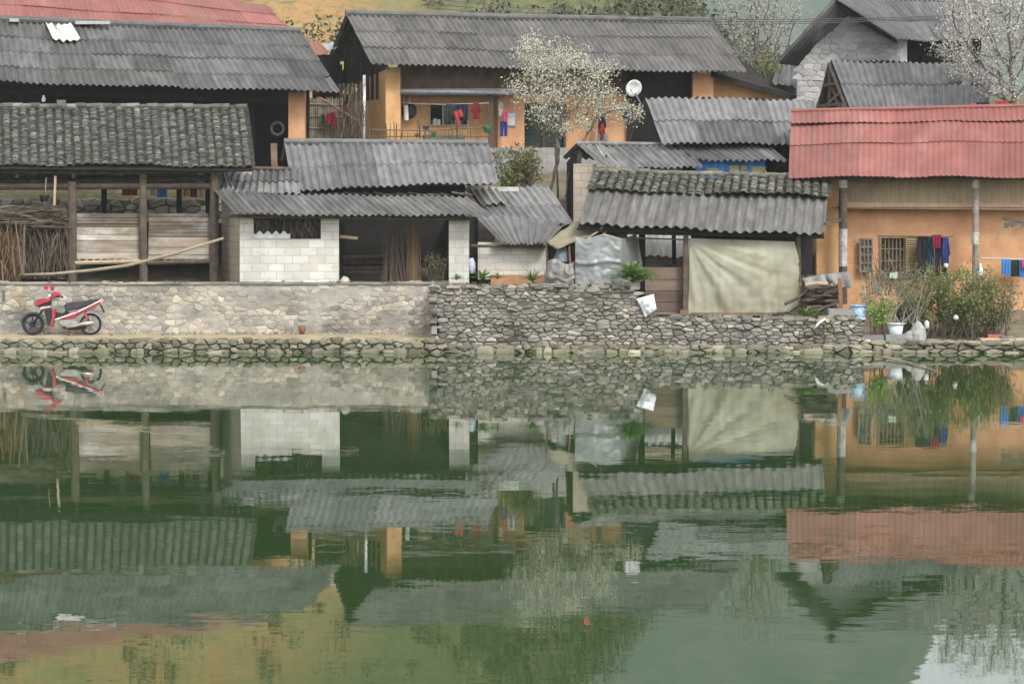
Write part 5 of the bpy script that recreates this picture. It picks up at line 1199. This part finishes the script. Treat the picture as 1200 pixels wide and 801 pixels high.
# washing in front of the orange house
G2 = 'washing on the orange house'
garment('t', (1074.5,277,1088.5,322), 64.4, c_black, 'black trousers hanging left of the teal shirt on the orange house', 'trousers', 'hanging_trousers', G2)
garment('s', (1086,276,1095,320), 64.42, c_teal, 'long teal shirt hanging between two dark trousers', 'shirt', 'hanging_shirt', G2)
garment('c', (1093,275,1103,291), 64.3, c_maroon, 'short maroon top hanging beside the blue sleeved jacket', 'top', 'maroon_blouse', G2)
garment('t', (1095.5,278,1110,324), 64.4, c_navy, 'navy trousers hanging below the maroon top', 'trousers', 'hanging_trousers', G2)
garment('s', (1103,278,1114,313), 64.34, c_blue, 'blue jacket with one pale cuff hanging at the right end of the row', 'jacket', 'hanging_jacket', G2)
single(MB().lathe(P(1108.5,311,64.25), [(.03,-.06),(.065,-.03),(.06,.04),(.02,.06)], 10), 'sun_hat', c_white, 'small white hat hanging at the cuff of the blue jacket', 'hat', smooth=True)
garment('c', (1174,303,1184.5,322), 64.4, c_sky, 'left bright blue cloth of the washing at the right edge', 'cloth', 'hanging_cloth', G2)
garment('c', (1184.5,304.5,1195,324), 64.42, c_dkgreen, 'nearly black cloth between the two bright blue cloths', 'cloth', 'hanging_cloth', G2)
garment('c', (1194.5,304.5,1203,325), 64.38, c_sky, 'right bright blue cloth, beside the pink towel', 'cloth', 'hanging_cloth', G2)
garment('c', (1197.5,303.5,1208,314), 64.3, c_pink, 'pink towel at the right edge of the washing', 'towel', 'hanging_towel', G2)
single(MB().tube([P(1150,302,64.4), P(1190,303.5,64.4), P(1240,302,64.4)], .012, 4), 'washing_line', c_white, 'washing line with blue cloths at the right edge', 'line')
single(MB().lathe(P(1149,318,63.9), [(.05,-.2),(.08,-.18),(.08,.05),(.03,.12),(.03,.2)], 10), 'hanging_bottle', white_pl, 'pale plastic bottle hanging on the right hand post of the orange house', 'bottle', smooth=True)

# ------------------------------------------------------------------ clutter on the right bank
LG = 'scrap firewood heap'
for i in range(30):
    x0 = R.uniform(917,968); y0 = lerp(334, 366, R.random()); ln = R.uniform(16,44); sl_ = R.uniform(-.5,.15)-(.35 if x0 < 940 else 0)
    a = P(x0, y0+8*(1 if x0 < 935 else 0), 61.2+R.uniform(-.25,.4)); c = P(min(x0+ln, 986), y0+sl_*ln*.5, 61.2+R.uniform(-.2,.5))
    mb = MB()
    if i % 3 == 0: mb.beam(a, c, R.uniform(.08,.2), R.uniform(.04,.07), rnd=R.random(), tint=R.uniform(.8,1.3))
    else: r_ = R.uniform(.028,.06); mb.tube([a, a.lerp(c,.5)+Vector((0,R.uniform(-.04,.04),R.uniform(-.04,.06))), c], [r_,r_*.95,r_*.8], 7, rnd=R.random(), tint=R.uniform(.8,1.25))
    single(mb, 'firewood', wood_pale if i in (4, 9, 13, 22) else wood, 'split piece of firewood in the scrap heap by the tarpaulin hut', 'firewood', LG)
mb = MB(); bundle(mb, (920,322,975,350), 61.9, 260, .5, .011, dy=.7); mb.hexa([P(924,368,61.5),P(985,368,61.5),P(975,340,61.8),P(935,340,61.8)]+[p+Vector((0,.5,0)) for p in (P(924,368,61.5),P(985,368,61.5),P(975,340,61.8),P(935,340,61.8))], tint=.5); single(mb, 'branch_heap', twig_m, 'heap of brown branches and bark behind the firewood', 'branches')
for i, (q, lb) in enumerate(((((960,322),(995,318),(1000,338),(975,334)), 'bent grey sheet on top of the firewood heap, right one'), (((940,326),(966,321),(972,337),(948,340)), 'flat grey sheet on top of the firewood heap, left one'), (((970,337),(985,335),(985,349),(968,347)), 'pale stiff board standing in the firewood heap'))):
    mb = MB(); cloth(mb, q, 61.4+.2*(i == 0), 1.5, .06, .03); single(mb, 'scrap_sheet', concrete if i < 2 else lath, lb, 'scrap sheet', 'scrap sheets on the firewood heap')
single(MB().beam(P(985.5,366,61.0), P(984,326,61.1), .09), 'short_post', rust, 'short reddish wooden post right of the firewood heap', 'post')
mb = MB(); blades(mb, P(944,370,60.6), 50, .42, .04, .5); blades(mb, P(960,371,60.6), 34, .36, .04, .5); single(mb, 'fern_tuft', leaf_g, 'dark green ferny tuft growing under the firewood heap', 'fern')
single(MB().tube([P(954,386,60.35), P(959,379,60.3), P(966,374,60.4), P(973,372,60.6)], [.03,.035,.035,.03], 7), 'bleached_branch', white_paint, 'white bleached crooked branch lying over the wall below the firewood', 'branch', smooth=True)
mb = MB(); mb.pbox(971,362,1003,374,60.75,.4,tint=.7); single(mb, 'stone_slab', stone_gable, 'mossy stone slab beside the pale blue tub', 'slab')
def pot(x, ybot, ytop, r, Y, m_, name, label, cat, rim=True, group=None):
    bz = P(x, ybot, Y).z; tz = P(x, ytop, Y).z; h = tz-bz; c0 = P(x, ybot, Y); root = thing(name, label, cat, (c0.x, c0.y, bz), group)
    link(MB().lathe((c0.x,c0.y,bz), [(r*.72,0),(r*.78,.02),(r*.96,h*.9),(r*.9,h*.9),(r*.7,h*.86),(.01,h*.86)], 20), 'body', m_, root, smooth=True)
    if rim: link(MB().lathe((c0.x,c0.y,bz), [(r*.93,h*.86),(r*1.14,h*.93),(r*1.16,h),(r*1.08,h),(r*.9,h*.95)], 20), 'rim', m_, root, smooth=True)
    return root
pt = pot(1006.5, 373, 357, .215, 60.9, blue_pl, 'blue_tub', 'pale blue plastic tub with a wide rim on the end of the wall', 'tub')
c0 = P(1006,374.5,60.85); link(MB().lathe((c0.x-.03,c0.y,c0.z), [(.2,0),(.22,.02),(.22,.04),(.1,.045)], 16), 'saucer', white_paint, pt)
mb = MB(); blades(mb, P(1000,360,60.9), 5, .22, .03, .2); single(mb, 'sprout', leaf_b, 'yellow green sprout growing in the pale blue tub', 'sprout')
wp = pot(1049.5, 392, 378.5, .20, 60.75, white_pl, 'white_flowerpot', 'white plastic flowerpot standing on a stone block', 'pot')
mb = MB(); mb.pbox(1038,392,1062,402,60.6,.45,tint=.7); single(mb, 'stone_block', stone_gable, 'brown stone block under the white flowerpot', 'block')
mb = MB(); mb.pbox(1011,393,1036,402,60.55,.5,tint=.55); mb.pbox(1011.5,374,1013.5,394,60.9,.5,tint=.6); single(mb, 'grey_slab', stone_gable, 'grey stone slab below the bright green shrub', 'slab')
bush('bright_shrub', 'bright yellow green shrub beside the pale blue tub', 'shrub', (1013,347,1040,396), 60.85, 9, 420, .05, leaf_b, dy=.2, lean=.2)
bush('potted_shrub', 'leafless grey shrub in the white flowerpot', 'shrub', (1008,308,1090,379), 60.95, 40, 1100, .034, leaf_mid, mat('grey_twig', [(.16,.14,.12),(.28,.26,.23),(.40,.37,.33)], ns=5, k=.8, bump=0), dy=.4, lean=.6)
bush('wild_shrub', 'tall untidy shrub with brown stems and small yellow flowers before the orange wall', 'shrub', (1066,316,1162,400), 61.5, 70, 7800, .042, leaf_mid, dy=.8, flowers=110, lean=.4)
bush('low_shrub', 'low grey green shrub behind the white flowerpot, left of the wild shrub', 'shrub', (1046,335,1085,398), 61.7, 26, 3200, .04, leaf_mid, dy=.5)
bush('edge_shrub', 'thin scrubby shrub right of the wild shrub, by the sapling', 'shrub', (1140,330,1185,402), 61.6, 34, 2600, .04, leaf_mid, dy=.5)
bush('window_shrub', 'spindly bare bush reaching up in front of the orange house window', 'bush', (1008,286,1062,345), 62.6, 26, 130, .03, leaf_d, dy=.5)
nodes = grow(P(1180,393,61.1), blob_pts([(1183,345,16,28),(1172,330,8,14),(1196,350,10,20)], 60, 61.1, 4, .4), step=.1, kill=.15, seed=4, trunk=[P(1179,378,61.1), P(1178,366,61.1)])
sp = thing('bare_sapling', 'small bare crooked sapling in a pot at the right edge', 'sapling', P(1180,393,61.1)); mn, tw_, tips, rad = limbs(nodes, .006, 2.0); mn.add(tw_.v, tw_.f); link(mn, 'trunk', bark, sp)  # sapling's twig tubes are in the same mesh as its stem
pot(1180.5, 405, 392, .19, 60.95, grey_wood, 'grey_flowerpot', 'dull grey flowerpot holding the bare sapling', 'pot', False)
mb = MB(); mb.pbox(1158,392,1176,399,61.1,.22,tint=.9); single(mb, 'flower_trough', terracotta, 'reddish clay trough left of the bare sapling', 'trough')
mb = MB(); mb.pbox(1150,397,1215,404,60.7,.4); mb.pbox(1168,404,1220,408,60.5,.5,tint=1.2); single(mb, 'concrete_step', lath, 'pale concrete step at the water edge, far right', 'step')
for (x, y, s, lb) in ((1075,392,.22,'pointed grey rock at the foot of the wild shrub'), (1067,396,.16,'smaller grey rock left of the pointed rock')):
    mb = MB(); c0 = P(x,y+5,60.85); vs = []
    mb.lathe(c0, [(s*.9,-.05),(s,.1),(s*.75,s*1.1),(s*.4,s*1.7),(.02,s*2)], 9); mb.v = [v+Vector((n3(v.x*5,v.y*5,v.z*5)*.07, 0, n3(v.y*5,v.z*5,v.x*5)*.07)) for v in mb.v]; single(mb, 'rock', stone_gable, lb, 'rock', 'rocks by the wild shrub')
single(MB().lathe(P(1086,380,60.9), [(.03,-.1),(.06,-.08),(.06,.05),(.02,.1)], 10), 'white_bottle', c_white, 'small white bottle caught in the wild shrub', 'bottle', smooth=True)
single(MB().lathe(P(1120,372,60.8), [(.02,-.06),(.06,-.03),(.06,.03),(.02,.06)], 8), 'white_bloom', c_white, 'single white bloom in the middle of the wild shrub', 'flower', smooth=True)
mb = MB(); cloth(mb, [(1043,320),(1052,319),(1051,326),(1042,326)], 62.2, 1, .05); single(mb, 'pale_rag', plain('mint_rag', (.5,.62,.52)), 'pale mint rag caught in the bush under the window', 'rag')
# heap of rubble behind the left part of the right bank
# clay pot and stick on the path
mb = MB(); mb.lathe(P(354,386,62.2), [(.07,-.09),(.09,0),(.10,.1),(.085,.1),(.08,.02)], 12); single(mb, 'clay_pot', rust, 'small brownish red clay pot on the earth path at the foot of the pale wall', 'pot', smooth=True)

# ================================================================== pond bits
single(MB().tube([W(1030,417.5,-.03), W(1062,424,-.05), W(1096,434,-.06)], [.02,.02,.014], 6), 'floating_stick', bamboo, 'thin pale bamboo stick lying on the water by the right bank', 'stick')
c0 = W(688, 733)
def lf(u, v): return c0 + Vector(((u-.5)*.06*math.sin(PI*(.1+.8*v)), (v-.5)*.11, .008+.055*v*v+.03*abs(u-.5)))
mb = MB(); mb.sheet(lf, 6, 6, off=(0,.006,0)); single(mb, 'floating_leaf', leaf_o, 'curled orange leaf floating alone on the green water', 'leaf')

# ================================================================== trees
tr_b = P(644,228,68.4)
pear = tree('blossom_tree', 'cream blossoming tree in front of the long ochre house', 'tree', tr_b, None,
    [(650,100,48,40),(610,104,22,14),(628,62,24,24),(672,66,22,18),(690,102,26,22),(716,80,14,10),(655,140,36,18),(618,50,12,10)], 68.4, 560, blossom, per=17, size=.05, spread=.2, dy=1.2, seed=5, rtip=.006)
tree('blossom_tree', 'thinner cream blossoming tree at the block outhouse, right of the larger one', 'tree', P(663,232,68.0), None,
    [(728,128,24,22),(705,120,16,18),(745,138,10,8),(690,140,14,14)], 68.2, 150, blossom, per=20, size=.05, spread=.13, dy=.6, seed=9)
tree('bare_tree', 'thin dark trunked tree with few leaves between the two blossom trees', 'tree', P(654,232,68.7), [P(653,205,68.7),P(651,180,68.7)],
    [(642,150,22,20),(660,130,18,20)], 68.8, 110, leaf_d, per=3, size=.07, spread=.14, dy=.6, seed=19)
tree('grey_blossom_tree', 'pale grey blossoming tree at the right edge, above the long red roof', 'tree', P(1190,140,68.8), [P(1190,126,68.8)],
    [(1160,30,60,36),(1120,58,30,16),(1150,80,40,24),(1190,60,40,50),(1105,52,18,8),(1175,105,26,16),(1215,20,50,50),(1140,0,44,24)], 69.2, 950, blossom_g, per=17, size=.058, spread=.17, dy=1.4, seed=13)
tree('misty_tree', 'slender pale tree with sparse white blossom behind the long house roof', 'tree', P(893,135,79.5), [P(893,112,79.5)],
    [(893,40,38,42),(880,10,40,34),(915,20,24,30),(870,50,16,22),(905,85,18,16)], 79.8, 520, blossom_m, per=13, size=.055, spread=.22, dy=1.5, seed=23, rtip=.008)
bush('yellow_green_bush', 'small yellow green bush between the long house and the stone gable', 'bush', (882,62,916,112), 78.5, 24, 700, .06, mat('yellowish_leaf', [(.12,.15,.04),(.2,.23,.07),(.28,.28,.12)], ns=4, k=.8, bump=0, backlit=.25), bark, dy=.7)
bush('twiggy_thicket', 'bare grey thicket above the ridge of the blue walled house', 'thicket', (845,84,935,125), 77, 60, 60, .04, leaf_d, bark, dy=.6)
bush('olive_bush', 'olive brown leafy bush behind the low shed, left of the blossom tree', 'bush', (581,172,634,224), 67.2, 50, 2400, .05, leaf_d, dy=.7, lean=.25)
bush('terrace_weeds', 'low weeds with green leaves beneath the blossom tree', 'weeds', (586,198,606,224), 66.9, 14, 260, .045, leaf_g, dy=.4)

# utility pole and wires
up = thing('utility_pole', 'grey concrete utility pole partly hidden by the pale blossom tree', 'pole', P(1131,180,71.2))
z0 = P(1131,180,71.2); z1 = P(1133,12,71.2); link(MB().beam(z0, z1, .2, .2), 'shaft', concrete, up); link(MB().beam(P(1120,20,71.1), P(1146,19,71.1), .08), 'crossarm', grey_metal, up)
wr = thing('power_lines', 'thin power lines crossing above the roofs to the utility pole', 'wires', z1)
for (y, yl) in ((19,4),(20,9),(18,-2)):
    mb = MB(); a = P(1131+ (y-19)*8, y, 71.1); pts = []
    for k in range(15): u = k/14; p = a.lerp(P(500, yl, 80), u); pts.append(p - Vector((0,0,.35*math.sin(PI*u))))
    mb.tube(pts, .011, 4); link(mb, 'wire', wire_m, wr)
# washing far right behind the red roof
for (bx, m_, lb) in (((1138,121,1144,131), c_pink, 'pink cloth peeping over the long red roof, left end'), ((1144,120,1160,130), c_navy, 'navy cloth peeping over the long red roof'), ((1166,118,1182,130), c_red, 'red and pink cloth peeping over the long red roof, right end')):
    garment('c', bx, 68.6, m_, lb, 'cloth', 'hanging_cloth', 'washing behind the red roof')

# ================================================================== motorbike
gx = W(78, 392.5, .25); gx.x -= .11
bk = thing('motorbike', 'red and black step-through motorbike parked against the long pale stone wall', 'motorbike', (gx.x, 61.95, .243))
S = .00211
def X(zx): return (zx-560)*S
def Z(zy): return (688-zy)*S
def L(mb, nm, m_, par=bk, smooth=False): return link(mb, nm, m_, par, smooth, local=True)
for (cx, cz) in ((X(208), .268), (X(880), .268)):
    mb = MB(); mb.lathe((cx,0,cz), [(.05,-.06),(.055,-.05),(.055,.05),(.05,.06)], 14, 'y')
    for k in range(5):
        a = 2*PI*k/5+.3; mb.beam((cx+.04*math.cos(a),0,cz+.04*math.sin(a)), (cx+.21*math.cos(a+.12),0,cz+.21*math.sin(a+.12)), .035, .025)
    wh = L(mb, 'wheel', bike_grey if cx > 0 else bike_black)
    L(MB().torus((cx,0,cz), .238, .033), 'tyre', black_rub, wh, True); L(MB().torus((cx,0,cz), .205, .018), 'rim', bike_black if cx < 0 else bike_grey, wh, True)
mb = MB()
for s in (-.055,.055): mb.tube([(X(208),s,.27),(X(290),s,.52),(X(395),s*.7,.86)], [.022,.024,.022], 8)
L(mb, 'fork', bike_black, smooth=True)
arc = [(X(208)+.315*math.cos(a), .268+.315*math.sin(a)) for a in [math.radians(d) for d in range(35,176,14)]]
arc2 = [(X(208)+.272*math.cos(a), .268+.272*math.sin(a)) for a in [math.radians(d) for d in range(175,34,-14)]]
L(MB().prof(arc+arc2, -.06, .06), 'fender', plain('dark_fender', (.05,.06,.08), rough=.35, bump=0))
L(MB().prof([(X(x),Z(z)) for x,z in ((340,395),(430,375),(470,450),(455,520),(420,590),(385,570),(365,470))], -.13, .13), 'leg_shield', bike_black)
L(MB().prof([(X(x),Z(z)) for x,z in ((438,380),(470,385),(478,450),(455,530),(436,594),(412,590),(436,500))], -.14, .14), 'shield_edge', bike_red)
L(MB().prof([(X(x),Z(z)) for x,z in ((228,330),(258,275),(330,258),(440,262),(430,290),(330,330),(255,356))], -.12, .12, .03), 'front_cowl', bike_red)
L(MB().prof([(X(x),Z(z)) for x,z in ((262,352),(330,332),(425,294),(410,345),(330,360),(290,372))], -.125, .125, .03), 'cowl_trim', bike_black)
L(MB().prof([(X(x),Z(z)) for x,z in ((285,372),(340,350),(415,346),(410,366),(350,378),(300,392))], -.115, .115, .02), 'cowl_stripe', bike_white)
L(MB().prof([(X(x),Z(z)) for x,z in ((300,394),(410,368),(405,395),(330,410))], -.11, .11, .02), 'lower_cowl', bike_red)
L(MB().prof([(X(x),Z(z)) for x,z in ((425,205),(470,178),(510,185),(536,215),(530,245),(470,256),(405,250))], -.10, .10, .03), 'handlebar_cowl', bike_red)
L(MB().lathe((X(408),0,Z(235)), [(.02,-.07),(.055,-.05),(.06,.02),(.05,.06)], 12, 'y'), 'headlight', clear_m, smooth=True)
mb = MB(); mb.tube([(X(520),-.32,Z(240)),(X(500),-.15,Z(232)),(X(490),.15,Z(232)),(X(515),.32,Z(238))], .016, 7); hb = L(mb, 'handlebar', bike_black, smooth=True)
for s in (-1,1): L(MB().tube([(X(508),s*.24,Z(236)),(X(530),s*.36,Z(240))], .024, 8), 'grip', black_rub, hb)
for s, dx in ((-1,-6),(1,30)):
    mb = MB(); mb.tube([(X(450+dx),s*.2,Z(215)),(X(400+dx),s*.25,Z(175))], .008, 5)
    mb.prof([(X(x+dx),Z(z)) for x,z in ((358,115),(400,105),(412,140),(395,165),(362,155))], s*.27-.02, s*.27+.02, .01); L(mb, 'mirror', bike_red)
L(MB().prof([(X(x),Z(z)) for x,z in ((575,345),(600,315),(700,300),(800,292),(900,270),(975,268),(960,300),(860,345),(740,385),(640,398),(590,398))], -.11, .11, .035), 'seat', seat_m)
L(MB().prof([(X(x),Z(z)) for x,z in ((470,505),(600,450),(740,400),(860,350),(985,285),(1002,300),(985,325),(870,392),(760,440),(690,490),(600,500),(520,505))], -.10, .10, .025), 'side_panel', bike_red)
mb = MB()
for s in (-1,1): mb.beam((X(472),s*.107,Z(508)), (X(720),s*.107,Z(424)), .012, .03); mb.beam((X(730),s*.107,Z(420)), (X(1000),s*.107,Z(286)), .012, .028)
L(mb, 'side_stripe', bike_white)
L(MB().prof([(X(x),Z(z)) for x,z in ((478,420),(560,440),(600,400),(640,420),(600,450),(475,500))], -.07, .07, .02), 'frame_cover', bike_black)
L(MB().prof([(X(x),Z(z)) for x,z in ((975,290),(1010,262),(1035,285),(1020,320),(985,330))], -.05, .05, .015), 'tail_lamp', plain('pink_lens', (.6,.3,.33), rough=.2))
arc = [(X(880)+.31*math.cos(a), .268+.31*math.sin(a)) for a in [math.radians(d) for d in range(5,120,12)]]; arc2 = [(X(880)+.285*math.cos(a), .268+.285*math.sin(a)) for a in [math.radians(d) for d in range(113,4,-12)]]
L(MB().prof(arc+arc2, -.06, .06), 'mudguard', bike_grey)
mb = MB(); mb.prof([(X(x),Z(z)) for x,z in ((505,530),(560,505),(690,505),(750,530),(750,580),(690,600),(560,592),(515,570))], -.09, .09, .03); L(mb, 'engine', bike_grey)
mb = MB(); mb.tube([(X(600),-.14,Z(600)),(X(700),-.15,Z(585)),(X(790),-.16,Z(560)),(X(930),-.16,Z(545))], [.022,.03,.05,.045], 10); L(mb, 'exhaust', chrome, smooth=True)
for s in (-.09,.09):
    mb = MB(); mb.tube([(X(815),s,Z(415)),(X(872),s,Z(575))], .025, 9); L(mb, 'shock_absorber', bike_red, smooth=True)
mb = MB(); mb.prof([(X(x),Z(z)) for x,z in ((640,590),(760,560),(890,550),(895,585),(760,600),(650,612))], .05, .08, .01); L(mb, 'chain_case', bike_grey)
mb = MB(); mb.tube([(X(560),-.2,Z(610)),(X(560),.2,Z(610))], .013, 6); mb.tube([(X(620),-.08,Z(600)),(X(650),-.22,.0)], .012, 6); L(mb, 'stand', bike_black)
mb = MB(); mb.tube([(X(470),-.1,Z(235)),(X(430),-.16,Z(285)),(X(415),-.12,Z(345))], .006, 5); mb.tube([(X(470),.1,Z(235)),(X(440),.15,Z(290)),(X(420),.12,Z(350))], .006, 5); L(mb, 'cables', bike_black)
L(MB().lathe((X(208),-.045,.268), [(.03,-.005),(.09,-.005),(.09,.0),(.03,.0)], 18, 'y'), 'brake_disc', bike_black)
L(MB().prof([(X(x),Z(z)) for x,z in ((560,590),(700,598),(800,575),(840,590),(800,625),(640,632),(570,615))], -.06, .06, .02), 'crankcase', bike_black)
L(MB().prof([(X(x),Z(z)) for x,z in ((985,335),(1005,335),(1045,420),(1030,428))], -.07, .07, .008), 'number_plate_holder', bike_black)
bk.rotation_euler = (math.radians(-4), 0, math.radians(2))

# ================================================================== small growth and wear on the walls
mb = MB()
for i in range(46):
    x = lerp(X518, X1010, R.random()); z = dtop(x)+.0
    blades(mb, (x, 60.5+R.uniform(-.1,.15), z), R.randint(4, 9), R.uniform(.07,.2), .02, .5)
for i in range(30): blades(mb, (R.uniform(-14, X518), 62.64, zt+.01), R.randint(3,6), R.uniform(.05,.13), .018, .5)
for i in range(60): blades(mb, (R.uniform(-14, 14), 60.3+R.uniform(-.08,.12), .2 if R.random() < .5 else .1), R.randint(3,7), R.uniform(.06,.16), .02, .5)
struct(mb, 'wall_weeds', leaf_mid, 'small weeds sprouting along the wall tops and the waterline', kind='stuff')
mb = MB()
for i in range(260):
    x = R.uniform(-14, X518); y = 62.55 - abs(R.gauss(0,.25)); s = R.uniform(.015,.05); mb.box((x, y, .25+s*.3), (s*1.5, s*1.2, s), R.uniform(0,3), tint=R.uniform(.7,1.2), rnd=R.random())
struct(mb, 'path_gravel', stone_mort, 'loose small stones along the earth path', kind='stuff')
